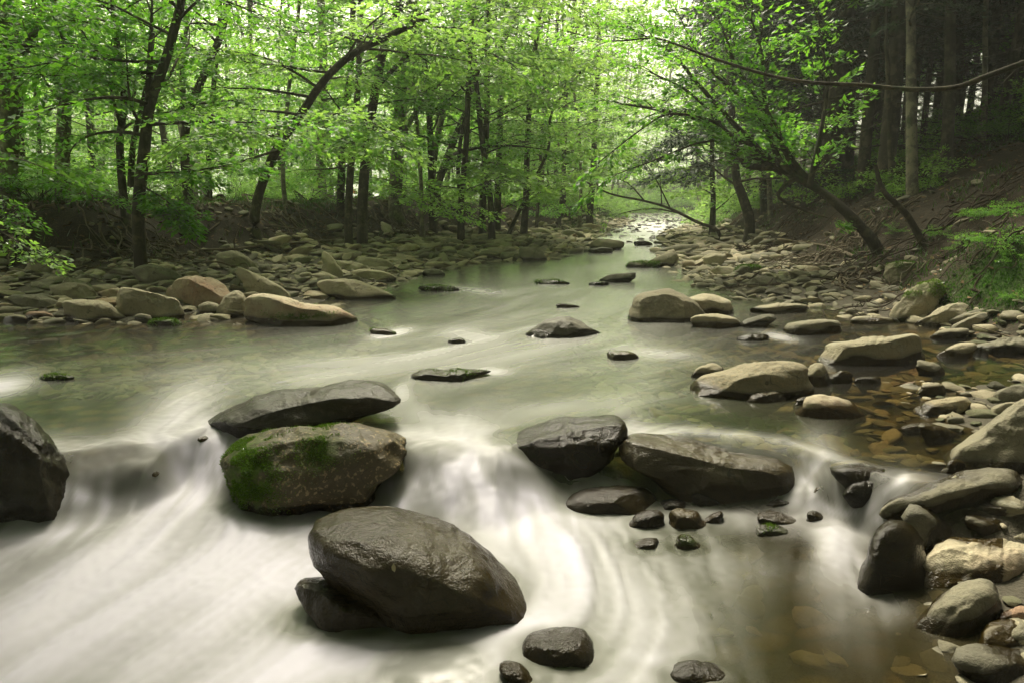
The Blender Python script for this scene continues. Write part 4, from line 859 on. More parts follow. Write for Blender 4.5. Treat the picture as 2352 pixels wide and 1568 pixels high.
# traced trees of the left bank: path in the picture, distance, trunk width in picture pixels, options
def traced(label, path, D, wpx, nl=14, leaf=M_LEAF, bark=None, limbs=(), seed=1, name='broadleaf_tree', top=5.0, spread=2.0, low=.35, m=54, ll=.09, cat='tree', autor=None):
    T_ = Tree(seed); g = T_.rng; Ds = np.linspace(D, D+.0, len(path)) if np.isscalar(D) else np.array(D, float)
    P = [W(a, b, d) for (a, b), d in zip(path, Ds)]; base = P[0].copy(); bz = land1(base[0], base[1]); 
    if P[0][2] > bz: P = [np.array([base[0], base[1], bz-.15])]+P
    else: P[0][2] = min(P[0][2], bz-.1)
    d = P[-1]-P[-2]; d /= np.linalg.norm(d); n0 = len(P)
    if top: P += [P[-1]+d*top*.5+np.array([g.normal()*.2, 0, .3]), P[-1]+d*top+np.array([g.normal()*.5, g.normal()*.4, .8])]
    P = smooth_path(np.array(P), sub=4); r0 = wpx/2/F*Ds[0]; rad = r0*np.linspace(1.0, .42, len(P)); rad[0] *= 1.5; rad[1] *= 1.25
    T_.tb.tube(P, rad, 10)
    for i in range(nl):
        t = low+(1-low)*(i+.5)/nl; a = int(t*(len(P)-2)); az = g.uniform(0, 6.28); L = spread*g.uniform(.6, 1.2); el = g.uniform(0, .6)
        T_.limb(wander(P[a], (math.cos(az)*math.cos(el), math.sin(az)*math.cos(el)-.15, math.sin(el)), L, 5, g, -.04, .14), min(rad[a]*.4, .03), .7, 7, .2)
    for pth, dd, w2, nsp, Ls, *t0 in limbs:
        dl = np.linspace(dd[0], dd[1], len(pth)); Q_ = np.array([W(a, b, c) for (a, b), c in zip(pth, dl)])
        T_.limb(Q_, w2/2/F*dd[0], Ls, nsp, t0[0] if t0 else .08, 1.0)
    org = (base[0], base[1], bz); PLACED.append((base[0], base[1]))
    return T_.finish(name, label, cat, org, bark or M_BARK, leaf, m=m, ll=ll, high=6.5)
traced('thick rough trunk cut by the left edge of the photo, with a fork leaning right', [(18, 425), (20, 300), (14, 150), (8, 0)], 10.5, 52, limbs=[([(30, 230), (50, 130), (90, 50), (110, -40)], (10.5, 10.2), 26, 6, .7)], seed=201, bark=M_BARKL, nl=16)
traced('thick rough straight trunk second from the left edge', [(143, 410), (148, 250), (150, 120), (146, -20)], 11.5, 36, seed=202, bark=M_BARKL, nl=18)
traced('slim dark multi-stemmed tree standing left of the gravel edge maple', [(285, 470), (275, 330), (285, 220), (262, 60), (258, -20)], 10.5, 20, limbs=[([(300, 430), (306, 330), (340, 180), (352, 60), (330, -20)], (10.4, 10.2), 16, 10, .6), ([(280, 300), (250, 180), (262, 60)], (10.4, 10.0), 9, 6, .6)], seed=203, nl=16)
traced('dark maple rooted at the edge of the left gravel, forking high up', [(322, 585), (318, 480), (332, 340), (345, 240), (380, 140), (410, 30), (420, -20)], 8.8, 31, limbs=[([(340, 260), (345, 120), (350, -10)], (8.8, 9), 20, 8, .6), ([(335, 300), (300, 240), (290, 120)], (8.8, 8.7), 12, 6, .6), ([(330, 430), (380, 460), (420, 500)], (8.7, 8.3), 6, 7, .35), ([(330, 400), (430, 395), (520, 380)], (8.7, 8.2), 9, 8, .5)], seed=204, nl=15)
traced('dark forked tree left of the leaning trunk', [(432, 450), (424, 330), (440, 240), (500, 100), (530, -10)], 12.5, 24, limbs=[([(428, 320), (418, 180), (430, 50), (440, -20)], (12.5, 12.5), 18, 8, .7)], seed=205)
traced('leaning dark trunk bending right over the scarp', [(585, 495), (600, 430), (635, 345), (690, 265), (745, 185), (810, 125), (900, 80), (980, 40)], [12, 12, 11.6, 11.2, 10.8, 10.5, 10.2, 10], 25, top=0, limbs=[([(640, 345), (560, 370), (470, 395), (400, 430)], (11.4, 10.4), 7, 12, .6), ([(690, 280), (600, 300), (520, 300), (450, 318)], (9.8, 8.6), 8, 16, .55), ([(700, 280), (780, 262), (850, 280), (900, 310)], (9.8, 8.8), 8, 16, .55), ([(650, 320), (720, 330), (800, 340), (870, 360)], (9.6, 8.8), 7, 14, .5)], seed=206, leaf=M_LEAFB, low=.45)
traced('light barked straight trunk behind the leaning one', [(735, 470), (738, 360), (742, 200), (735, -20)], 17, 26, seed=207, bark=M_BARKL)
traced('slender dark trunk left of the pair on the scarp edge', [(782, 470), (790, 300), (806, 150), (812, -20)], 15.5, 20, seed=208)
traced('dark straight trunk of the pair on the scarp edge', [(800, 505), (806, 380), (822, 200), (828, -20)], 13.5, 20, seed=209, bark=M_BARK, nl=10)
traced('dark trunk at the scarp foot slanting right as it rises', [(832, 545), (834, 440), (848, 300), (882, 110), (930, -20)], 14, 28, seed=210, nl=12, limbs=[([(866, 200), (960, 110), (1060, 95), (1180, 150)], (14, 12.5), 12, 14, .8), ([(850, 300), (760, 330), (700, 350)], (13.8, 12), 8, 12, .6)])
traced('pale rough trunk right of the slanting dark one', [(908, 450), (915, 330), (922, 200), (940, 50), (945, -20)], 17, 34, seed=211, bark=M_BARKL, limbs=[([(915, 330), (960, 250), (1000, 205), (1040, 150)], (17, 16), 14, 8, .8)])
traced('slim pale trunk leaning slightly right in the middle of the wood', [(990, 450), (1000, 340), (1020, 240), (1040, 80), (1060, -20)], 19, 18, seed=212, bark=M_BARKL)
traced('dark leaning tree of the middle bank with a long bare bough over the gravel', [(1005, 430), (1040, 330), (1080, 240), (1130, 150)], 20, 20, seed=213, limbs=[([(1030, 360), (1090, 342), (1170, 335), (1260, 345)], (18, 15), 9, 10, .7)])
traced('straight pair-like trunk above the root tangle of the left bank', [(1108, 500), (1112, 400), (1118, 260), (1120, 60)], 18, 20, seed=214)
traced('dark trunk right of the root tangle of the left bank', [(1142, 495), (1146, 380), (1150, 240), (1158, 40)], 20, 20, seed=215)
traced('crooked slim tree leaning out from the foot of the left bank', [(1168, 540), (1200, 470), (1225, 420), (1260, 340)], 19, 11, seed=216, leaf=M_LEAFB, nl=9, top=1.5, limbs=[([(1225, 420), (1180, 400), (1110, 400)], (18, 16), 6, 10, .7)])
traced('brown trunk by the water at the far end of the left gravel', [(1352, 540), (1356, 470), (1362, 400), (1368, 250)], 29, 18, seed=217)
traced('slim tree on the bank left of the far brown trunk', [(1282, 530), (1288, 470), (1296, 380), (1300, 240)], 26, 10, seed=218, leaf=M_LEAFB)
for i, (lb, pa, D, w2) in enumerate([('thin pole trunk between the forked tree and the leaning trunk', [(478, 470), (482, 300), (500, 100), (505, -20)], 13.5, 13), ('thin dark pole just right of the leaning trunk base', [(655, 470), (650, 380), (664, 200), (690, -20)], 14, 12), ('slim trunk between the second trunk and the multi-stemmed tree', [(212, 430), (205, 300), (190, 120), (200, -20)], 14, 14), ('grey pole trunk left of the middle pale trunk', [(968, 450), (962, 330), (950, 180), (958, -20)], 16, 11), ('curved slim trunk right of the middle pale trunk', [(1060, 470), (1052, 380), (1070, 260), (1110, 120)], 17, 12), ('thin pole beside the brown trunk by the water', [(1330, 530), (1334, 440), (1330, 300)], 27, 9), ('slim pole trunk above the flat slate rocks', [(1232, 520), (1238, 430), (1246, 280)], 22, 10), ('slender straight trunk before the far hemlocks on the right', [(1770, 500), (1766, 400), (1760, 240)], 17, 14), ('thin trunk left of the sunlit hillside trunk', [(2050, 520), (2046, 400), (2040, 200), (2036, 0)], 12, 12), ('narrow dark trunk at the right of the hillside pair', [(2255, 500), (2258, 380), (2262, 200), (2265, 0)], 13, 16)]):
    traced(lb, pa, D, w2, seed=400+i, nl=4, spread=1.2, low=.6, leaf=M_LEAF, bark=M_BARKL if i % 2 else M_BARK)
# right bank
traced('dark many-limbed maple leaning out from the right bank over the stream', [(2015, 575), (1985, 530), (1935, 480), (1885, 440), (1830, 410), (1775, 380)], [9.2, 9.2, 9.3, 9.5, 9.6, 9.8], 31, top=0, nl=0, seed=301, leaf=M_LEAF,
 limbs=[([(1800, 395), (1720, 350), (1660, 300), (1590, 270), (1500, 250), (1420, 238)], (9.8, 11), 24, 16, .6), ([(1775, 385), (1710, 378), (1695, 330), (1660, 290), (1580, 210), (1490, 165)], (9.8, 10.5), 18, 16, .6),
  ([(1850, 420), (1790, 370), (1760, 290), (1700, 220), (1620, 150), (1570, 60)], (9.6, 10), 18, 16, .65), ([(1870, 430), (1820, 370), (1795, 320), (1770, 270), (1700, 170), (1650, 40)], (9.6, 9.6), 16, 16, .65),
  ([(1800, 395), (1740, 340), (1690, 320), (1640, 280), (1540, 262), (1470, 300), (1380, 370)], (9.7, 9.8), 12, 8, .45), ([(1790, 390), (1700, 300), (1600, 190), (1540, 120), (1440, 60)], (9.8, 10.2), 16, 14, .6),
  ([(1830, 410), (1800, 430), (1790, 455), (1850, 485), (1900, 500)], (9.5, 9.2), 14, 0, .3), ([(1690, 320), (1600, 330), (1500, 370), (1420, 400), (1360, 440)], (9.9, 10.2), 6, 5, .35), ([(1860, 430), (1880, 330), (1900, 200), (1880, 40)], (9.5, 9.3), 16, 14, .6), ([(1840, 420), (1760, 250), (1750, 120), (1700, -20)], (9.7, 9.2), 14, 14, .65)], m=60, ll=.085)
traced('hidden-rooted tree at the right whose long mossy bough arches across the upper right', [(2640, 560), (2600, 300), (2560, 60), (2550, -200)], 6.0, 60, seed=302, nl=0, leaf=M_LEAF,
 limbs=[([(2590, 60), (2460, 110), (2352, 145), (2250, 182), (2190, 202), (2090, 206), (1980, 196), (1860, 190), (1760, 172), (1640, 135), (1560, 105), (1500, 88), (1400, 95), (1300, 72)], (5.6, 7.4), 18, 9, .5, .72)], m=44, ll=.06)
traced('straight trunk with a sunlit left side on the right hillside', [(2098, 590), (2095, 430), (2093, 250), (2090, -20)], 11, 30, seed=303, nl=8, leaf=M_NEEDLE, bark=M_BARKL, name='conifer_tree', low=.6)
traced('dark straight trunk right of the sunlit one on the hillside', [(2168, 570), (2172, 400), (2182, 200), (2186, -20)], 12, 32, seed=304, nl=8, leaf=M_NEEDLE, name='conifer_tree', low=.6)
traced('dark trunk leaning left at the foot of the far right bank', [(1722, 510), (1705, 450), (1690, 400), (1680, 250)], 16, 26, seed=305, nl=8, leaf=M_NEEDLE, name='conifer_tree', low=.4)
traced('crooked bare stem slanting across the right hillside', [(2150, 620), (2120, 560), (2080, 490), (2030, 440), (2010, 380)], 8.5, 20, seed=306, nl=0, top=0, leaf=M_LEAF, name='broadleaf_tree')
# the fallen tree reaching over the far stream
traced('half fallen dead tree slanting low over the far stream', [(1650, 532), (1600, 510), (1540, 480), (1480, 462), (1400, 445), (1330, 410)], [17, 17.3, 17.8, 18.2, 18.6, 19], 9, top=0, nl=0, seed=307, leaf=M_LEAFB, m=14, name='fallen_tree', cat='fallen tree',
 limbs=[([(1540, 480), (1500, 400), (1460, 350)], (17.8, 18), 4, 6, .3), ([(1480, 462), (1440, 420), (1380, 400)], (18.2, 18.4), 4, 6, .3), ([(1560, 490), (1500, 480), (1430, 490), (1400, 510)], (17.8, 17.6), 4, 5, .3), ([(1520, 470), (1515, 400), (1500, 340)], (18, 18), 3, 6, .3)])
for i, (a, D, h_, k) in enumerate([(1960, 14, 500, 'c1'), (1905, 17, 500, 'c3'), (2010, 13, 520, 'c0'), (2250, 14, 470, 'c3'), (2335, 15, 480, 'c2'), (1860, 18, 500, 'c1'), (1795, 22, 500, 'c0'), (2215, 19, 400, 'c1'), (2130, 21, 400, 'c2'), (1925, 22, 450, 'c0'), (2290, 18, 400, 'c0'), (2050, 18, 440, 'c3'), (1745, 19, 480, 'c3'), (2380, 14, 400, 'c1')]):
    place(k, (a-CX)/F*D, D, 1.0, i*1.7, ['first', 'second', 'third', 'fourth', 'fifth', 'sixth', 'seventh', 'eighth', 'ninth', 'tenth', 'eleventh', 'twelfth', 'thirteenth', 'fourteenth'][sorted([1960, 1905, 2010, 2250, 2335, 1860, 1795, 2215, 2130, 1925, 2290, 2050, 1745, 2380]).index(a)]+' dark hemlock trunk counted from the far bend along the right hillside', 'conifer_tree')
# generic woods
rng = np.random.RandomState(2024)
def ok(x, y, r):
    return all((x-a)**2+(y-b)**2 > r*r for a, b in PLACED)
for i, (a, D) in enumerate([(1130, 17), (1200, 20), (1060, 16), (1000, 18), (1630, 21), (1290, 30)]):
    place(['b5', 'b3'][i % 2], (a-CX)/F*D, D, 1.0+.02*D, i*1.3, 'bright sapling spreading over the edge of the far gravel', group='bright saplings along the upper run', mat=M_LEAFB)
n = 0
while n < 62:                             # left wood
    D = 10+45*rng.rand()**.75; px_ = rng.uniform(-200, 1380); x = (px_-CX)/F*D; y = D*1.0
    f = float(grid_at(DF, x, y))
    if f < .9 or x > centre_x(y) or not ok(x, y, 1.3+D*.02): continue
    key = 'b%d' % rng.randint(6); n += 1
    lb, gp_ = ('young leafy tree among the many crowding the left bank wood', 'trees of the left bank wood') if D < 28 else ('distant tree in the bright depth of the left wood', 'far trees of the left wood')
    place(key, x, y, rng.uniform(.8, 1.15), rng.uniform(0, 6.28), lb, group=gp_, mat=M_LEAFB if rng.rand() < .45 else M_LEAF)
n = 0; tries = 0
while n < 95 and tries < 6000:           # right hillside: hemlocks and a few maples
    tries += 1; D = 7+34*rng.rand()**.8; px_ = rng.uniform(1640, 3000); x = (px_-CX)/F*D; y = D
    f = float(grid_at(DF, x, y))
    if f < .7 or x < centre_x(y) or not ok(x, y, 1.1+D*.02) or (D < 12.5 and px_ < 2480): continue
    n += 1
    if rng.rand() < .8: place('c%d' % rng.randint(4), x, y, rng.uniform(.85, 1.2), rng.uniform(0, 6.28), 'dark straight hemlock with bare dead lower boughs on the right hillside', 'conifer_tree', group='hemlocks of the right hillside')
    else: place('b%d' % rng.choice([1, 3, 5]), x, y, rng.uniform(.7, 1.0), rng.uniform(0, 6.28), 'young leafy tree under the hemlocks of the right hillside', group='young trees of the right hillside')
n = 0; tries = 0
while n < 30 and tries < 3000:           # both banks upstream and the end of the view
    tries += 1; y = rng.uniform(34, 88); px_ = rng.uniform(1180, 1760); x = (px_-CX)/F*y; f = float(grid_at(DF, x, y))
    if y < 78 and abs(x-centre_x(y)) < 4.6: continue
    if f < .5 or not ok(x, y, 1.6): continue
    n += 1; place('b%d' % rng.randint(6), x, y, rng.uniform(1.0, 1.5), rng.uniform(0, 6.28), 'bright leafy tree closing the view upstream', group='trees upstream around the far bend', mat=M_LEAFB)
for (x, y, sc, rot, lb) in [(9.3, 26, 1.05, .3, 'grey green drooping hemlock overhanging the far right bank'), (10.4, 31, 1.1, 2.3, 'paler hemlock behind the grey green one at the far bend'), (7.6, 21, .8, 4.0, 'dark hemlock bough tree nearest the far bend on the right')]:
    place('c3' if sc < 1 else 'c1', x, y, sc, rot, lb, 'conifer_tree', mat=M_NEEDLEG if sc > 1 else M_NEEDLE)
# off-screen trees added beside and behind the camera to shade the near banks
for x, y, k in [(-6.6, 5.0, 'b0'), (-8.5, 2.0, 'b2'), (-7.5, 8.6, 'b4'), (6.2, 3.4, 'c0'), (5.6, .8, 'c1'), (7.5, 5.6, 'c2'), (6.6, -1.5, 'b2'), (8.2, 1.5, 'c0'), (-5.5, -2.5, 'b0')]:
    place(k, x, y, 1.0, x*3, 'off-screen tall tree added beside the camera to shade the near bank', 'conifer_tree' if k[0] == 'c' else 'broadleaf_tree', group='shade trees added beside the camera')

for i, (x, y) in enumerate([(-5.9, 5.4), (7.2, 4.4), (-5.4, 1.2), (5.2, .8), (-3.8, -3.2), (3.8, -3.4), (0, -5.5), (7.2, 1.6), (-9.6, 4.2), (5.7, 3.3)]):  # tall crowns added out of view to keep sun and sky off the foreground
    place('k%d' % (i % 2), x, y, 1.0, x*3+y, 'unseen tall broadleaf tree added to shade the camera and the ledge', group='unseen shade trees around the camera')
for i, (x, y) in enumerate([(8.3, 7.2), (9.6, 9.4), (6.9, 5.9), (9.5, 6.0)]):  # conifers added off-screen to darken the right bank
    place('c%d' % i, x, y, 1.15, i*2.2, 'hemlock added for shade just outside the right edge of the photo', 'conifer_tree', group='shade hemlocks added outside the right edge')
for i in range(30):                      # unseen wood behind the camera, added so the wet rocks reflect dark
    a = R(190+160*i/29); r_ = 5.5+3.2*(i % 3); x = r_*math.cos(a)*1.3; y = r_*math.sin(a)-1.0
    place(['b0', 'c0', 'b4', 'k0', 'b2'][i % 5], x, y, 1.15, i*1.9, 'unseen tree of the wood downstream, added behind the camera to darken reflections', 'conifer_tree' if i % 5 == 1 else 'broadleaf_tree', group='unseen trees added behind the camera')
# ---------------------------------------------------------------- shrubs and low leafy sprays
SH = []
for i in range(4):
    T_ = Tree(600+i); g = T_.rng
    for j in range(9):
        az = j*2.4+g.uniform(-.4, .4); el = g.uniform(.5, 1.2); L = g.uniform(.8, 1.7)
        T_.limb(wander((g.normal()*.1, g.normal()*.1, -.05), (math.cos(az)*math.cos(el), math.sin(az)*math.cos(el), math.sin(el)), L, 5, g, -.10, .12), .012, .5, 7, .25)
    SH.append((T_.tb.mesh('stems', M_BARK), leaf_mesh('foliage', np.array(T_.B), np.array(T_.D), np.array(T_.L), M_LEAFB if i % 2 else M_LEAF, g, m=38, ll=.075)))
def shrub(x, y, sc, label, group, k=None):
    st, fo = SH[rng.randint(4) if k is None else k]; o = bpy.data.objects.new('shrub', None); COL.objects.link(o); o.location = (x, y, land1(x, y)); o.rotation_euler = (0, 0, rng.uniform(0, 6.28)); o.scale = (sc,)*3
    tag(o, label, 'shrub', group); link('stems', st, o); link('foliage', fo, o); return o
n = 0; tries = 0
while n < 46 and tries < 3000:
    tries += 1; D = 9.5+32*rng.rand(); px_ = rng.uniform(-100, 1420); x = (px_-CX)/F*D; f = float(grid_at(DF, x, D))
    if f < (1.2 if D < 20 else .2) or f > 9 or x > centre_x(D): continue
    n += 1; shrub(x, D, rng.uniform(.5, 1.05), 'low leafy shrub growing between the trunks of the left bank', 'shrubs of the left bank')
n = 0; tries = 0
while n < 34 and tries < 3000:
    tries += 1; D = 11+24*rng.rand(); px_ = rng.uniform(1560, 2420); x = (px_-CX)/F*D; f = float(grid_at(DF, x, D))
    if f < (1.5 if D < 16 else .1) or f > 10 or x < centre_x(D): continue
    n += 1; shrub(x, D, rng.uniform(.35, .8), 'small leafy shrub on the dark right hillside', 'shrubs of the right hillside')
for y in np.linspace(30, 58, 16):
    for sd in (-1, 1):
        x = centre_x(y)+sd*rng.uniform(3.2, 6); shrub(x, y, rng.uniform(.8, 1.5), 'bright bush lining the far bend of the stream', 'bushes of the far bend', 1)
for i, (a, b, sc) in enumerate([(2215, 575, .30), (2290, 560, .35), (2335, 600, .25), (2160, 545, .28), (2260, 510, .35), (2330, 500, .4), (2060, 540, .22), (2345, 690, .2)]):
    h = hit(a, b); shrub(h[0], h[1], sc*.6, ['', 'second ', 'third ', 'fourth ', 'fifth ', 'sixth ', 'seventh ', 'eighth '][i]+'small seedling clump on the bare right hillside near the edge' if i else 'small seedling clump right above the slanting moss patched block', 'seedling clumps on the right hillside', 2*(i % 2))
def sprig(label, path, D, nsp, L, seed, leaf=M_LEAFB, ll=.075, r=.006, m=34):
    T_ = Tree(seed); Q_ = np.array([W(a, b, d) for (a, b), d in zip(path, np.linspace(D[0], D[1], len(path)))]); T_.limb(Q_, r, L, nsp, .1); o = Q_[0]
    root = link('leafy_bough', None, None, o); tag(root, label, 'bough'); link('stem', T_.tb.mesh('stem', M_BARK, o), root)
    link('foliage', leaf_mesh('foliage', np.array(T_.B), np.array(T_.D), np.array(T_.L), leaf, T_.rng, m=m, ll=ll, origin=o), root)
sprig('leafy sprig reaching in from the left edge over the gravel', [(-60, 500), (0, 530), (60, 570), (110, 590)], (6.6, 6.2), 9, .22, 701, ll=.055)
sprig('leafy sprig above it at the left edge, in the shade', [(-60, 440), (0, 455), (40, 480), (50, 500)], (7, 6.8), 7, .2, 702, M_LEAF, ll=.055)
sprig('low leafy spray on the left terrace edge beside the second trunk', [(60, 430), (130, 418), (190, 430), (240, 445)], (9.6, 9), 10, .35, 703, M_LEAF)
sprig('drooping leafy spray right of the gravel edge maple', [(330, 445), (370, 470), (400, 490), (425, 510)], (8.6, 8.2), 9, .28, 704, M_LEAF)
sprig('pale leafy bough hanging over the left root tangle', [(880, 425), (940, 440), (1010, 455), (1085, 475)], (14, 12), 18, .6, 705)
sprig('second pale leafy bough lower over the left root tangle', [(930, 450), (990, 480), (1050, 492)], (13, 12), 10, .5, 706)
sprig('leafy bough over the gravel right of the paired trunks', [(1080, 420), (1150, 415), (1230, 425), (1290, 440)], (17, 15), 16, .8, 707)
sprig('bright leafy bough hanging before the middle trunks of the left wood', [(640, 315), (560, 305), (480, 310), (430, 325)], (9, 8), 18, .5, 708)
sprig('pale leafy bough above the scarp between trunks', [(700, 290), (770, 275), (840, 290), (910, 330)], (9.5, 8.6), 18, .5, 709)
sprig('small bright spray in the gloom of the right bank', [(1990, 300), (1940, 275), (1880, 285), (1830, 310)], (10.5, 10), 10, .35, 710, M_LEAF)
sprig('leafy boughs filling the upper middle from the left', [(760, 20), (900, 60), (1060, 110), (1240, 160)], (11, 12), 26, 1.0, 711)
sprig('long leafy bough reaching over midstream from the left', [(900, 200), (1040, 220), (1180, 260), (1330, 300)], (15, 17), 26, 1.2, 712)
sprig('leafy bough over the stream near the top of the photo', [(1240, -40), (1330, 30), (1420, 80), (1540, 110)], (12, 13), 26, 1.1, 713)
sprig('leafy bough at the top right of centre in front of the maple', [(1800, -40), (1700, 20), (1600, 60), (1500, 60)], (9, 10), 20, .7, 714, M_LEAF, ll=.055)
sprig('leafy bough at the top above the arching branch', [(1950, 0), (1880, 50), (1800, 90), (1720, 100)], (9, 9.5), 16, .6, 715, M_LEAF, ll=.055)

sprig('pale leafy bough high in the bright gap over the far stream', [(1300, 170), (1400, 190), (1480, 215), (1560, 250)], (24, 26), 26, 1.5, 722)
sprig('pale leafy bough low in the bright gap over the far stream', [(1260, 300), (1340, 310), (1420, 340), (1480, 380)], (26, 28), 24, 1.5, 723)
sprig('leafy bough crossing the top of the bright gap from the right', [(1640, 80), (1560, 110), (1480, 150), (1400, 190)], (20, 22), 26, 1.2, 724)
sprig('thin bough of grey needles reaching left at the far bend', [(1660, 300), (1600, 310), (1540, 330), (1490, 360)], (22, 22), 24, .9, 725, M_NEEDLEG, ll=.14, m=60)
sprig('lower thin bough of grey needles at the far bend', [(1680, 380), (1620, 385), (1560, 395), (1510, 405)], (21, 21), 24, .8, 726, M_NEEDLEG, ll=.14, m=60)
for i, (a, D) in enumerate([(1330, 62), (1380, 74), (1425, 84), (1470, 92), (1520, 88), (1560, 76), (1600, 66), (1490, 100), (1400, 96), (1545, 100), (1450, 110), (1360, 90)]):
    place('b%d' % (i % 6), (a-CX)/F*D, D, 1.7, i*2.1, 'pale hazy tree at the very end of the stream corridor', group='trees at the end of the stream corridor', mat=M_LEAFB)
for i in range(14): shrub(9+i*.9, 74+(i % 4)*3, 2.2, 'bright bush lining the far bend of the stream', 'bushes of the far bend', 1)
for i, (a, D) in enumerate([(2110, 27), (2180, 31), (2240, 26), (2310, 30), (2360, 25), (2430, 30), (2050, 30), (1990, 27), (2270, 36), (2150, 38)]):
    place('c%d' % (i % 4), (a-CX)/F*D, D, 1.15, i*2.3, 'dark straight hemlock with bare dead lower boughs on the right hillside', 'conifer_tree', group='hemlocks of the right hillside')
for i, (a, D) in enumerate([(2130, 26), (2230, 29), (2330, 27), (2180, 34), (2290, 38), (2400, 33), (2060, 34), (2360, 44), (2240, 46)]):
    place('b%d' % [3, 5, 1][i % 3], (a-CX)/F*D, D, 1.5, i*2.9, 'young leafy tree under the hemlocks of the right hillside', group='young trees of the right hillside')
# ---------------------------------------------------------------- roots, sticks, litter, grass
def rootwalk(x, y, L, g, r, lift=.02, n=10):
    P = []; d = None
    for i in range(n):
        e = .15; gx = (land1(x+e, y)-land1(x-e, y)); gy = (land1(x, y+e)-land1(x, y-e)); v = -np.array([gx, gy]); v = v/(np.linalg.norm(v)+1e-6)+g.normal(0, 1.5, 2); d = v if d is None else d*.45+v*.55
        d = d/(np.linalg.norm(d)+1e-6); P.append((x, y, land1(x, y)+lift+abs(g.normal())*.04)); x += d[0]*L/n; y += d[1]*L/n
    return np.array(P)
def tangle(label, px, py, D, spread, n, L, seed, rr=.018, mat=None):
    g = np.random.RandomState(seed); c = hit(px, py) if D is None else W(px, py, D); tb = TB()
    for i in range(n):
        x = c[0]+g.normal()*spread; y = c[1]+g.normal()*spread*.6; P = rootwalk(x, y, L*g.uniform(.5, 1.2), g, .02)
        P[:, 2] += np.linspace(.12, 0, len(P))*g.rand(); Ps = smooth_path(P, sub=3); tb.tube(Ps, np.linspace(rr*g.uniform(.5, 1.3), .003, len(Ps)), 5)
    o = (c[0], c[1], land1(c[0], c[1])); ob = link('root_tangle', tb.mesh('root_tangle', mat or M_ROOT, o), None, o); tag(ob, label, 'roots'); return ob
tangle('roots hanging over the cut bank below the leaning maple', 1960, 560, None, .4, 44, 1.3, 801, .014)
tangle('pale thin roots trailing onto the right gravel', 1900, 600, None, .35, 26, 1.0, 802, .010)
tangle('brushy root mass at the far foot of the right bank', 1690, 515, None, .5, 40, 1.3, 803, .012)
tangle('forked pale root standing over the slanting block at the right', 2010, 650, None, .25, 10, .9, 804, .016)
tangle('roots creeping down the right bank above the flat topped boulder', 2120, 560, None, .6, 14, 1.4, 805, .012, M_ROOTD)
tangle('root tangle under the paired trunks of the left scarp', 1090, 520, None, .7, 34, 1.6, 806, .022)
tangle('roots laid bare in the middle of the left scarp', 900, 500, None, .9, 34, 1.6, 807, .022)
tangle('roots at the foot of the gravel edge maple', 330, 570, None, .35, 20, 1.1, 808, .022)
tangle('bare roots and sticks in the shadowed left scarp', 230, 520, None, 1.0, 24, 1.4, 809, .018)
tangle('roots under the leaning trunk on the left scarp', 620, 490, None, .8, 30, 1.5, 810, .02)
def stick(label, path, D, r, seed, br=3, cat='branch', name='fallen_branch', onland=True):
    g = np.random.RandomState(seed); tb = TB(); Q_ = []
    for i, (a, b) in enumerate(path):
        h = hit(a, b) if onland else W(a, b, D); Q_.append(h+np.array([0, 0, r*1.2+.03*g.rand()]))
    Q_ = smooth_path(np.array(Q_), sub=5); tb.tube(Q_, np.linspace(r, r*.35, len(Q_)), 7)
    for i in range(br):
        k = g.randint(1, len(Q_)-1); d = Q_[k]-Q_[k-1]; d = d/np.linalg.norm(d)+g.normal(0, .5, 3); d[2] = abs(d[2])*.5; tb.tube(wander(Q_[k], d, g.uniform(.2, .7), 4, g, -.05, .15), np.linspace(r*.35, .003, 5), 4)
    o = Q_[0]; tag(link(name, tb.mesh(name, M_ROOT, o), None, o), label, cat)
tangle('matted roots and brush on the right hillside beneath the hemlock trunks', 2180, 520, None, .9, 20, 1.4, 811, .012, M_ROOTD)
tangle('thin roots hanging behind the slanting moss patched block', 2200, 620, None, .5, 16, 1.1, 812, .009, M_ROOTD)
tangle('dark roots spread on the right bank above the arch of the leaning maple', 1830, 540, None, .8, 26, 1.3, 813, .012, M_ROOTD)
tangle('root mat along the right scarp behind the right gravel', 1780, 560, None, .6, 30, 1.0, 814, .010, M_ROOTD)
stick('long pale fallen branch lying on the left gravel, its thick end by the scarp', [(808, 548), (770, 560), (700, 567), (620, 572), (540, 580), (440, 584)], 0, .045, 821, 8)
stick('thinner fallen branch slanting above the long pale one', [(610, 520), (700, 532), (770, 545)], 0, .02, 822, 5)
stick('short straight stick on the dark gravel at the left', [(130, 570), (180, 576), (240, 584)], 0, .014, 823, 1)
stick('thin bare branch lying across the right gravel', [(2050, 580), (1950, 585), (1850, 590), (1760, 594)], 0, .014, 824, 4)
stick('bare stick slanting on the hillside at the right edge', [(2300, 520), (2220, 560), (2150, 600)], 0, .012, 825, 2)
stick('knotted pale stick on the right shore by the thin slabs', [(2340, 790), (2300, 775), (2270, 765)], 0, .010, 826, 2)
stick('broken branch hanging on the scarp right of the leaning trunk', [(720, 470), (760, 500), (800, 530)], 0, .02, 827, 4)
stick('curved pale stick on the scarp below the pale leafy bough', [(930, 470), (960, 510), (985, 540)], 0, .02, 828, 4)
stick('grey driftwood stick caught between cobbles on the middle left gravel', [(900, 575), (960, 582), (1020, 590)], 0, .022, 829, 3)
stick('bent pale twig on the near left gravel behind the brown slab', [(180, 640), (240, 632), (300, 640)], 0, .012, 830, 3)
stick('long thin branch fallen down the left scarp by the leaning trunk', [(560, 480), (500, 520), (450, 560)], 0, .02, 831, 5)
stick('fallen pole lying along the foot of the right bank', [(1960, 600), (1900, 575), (1820, 560)], 0, .03, 832, 5)
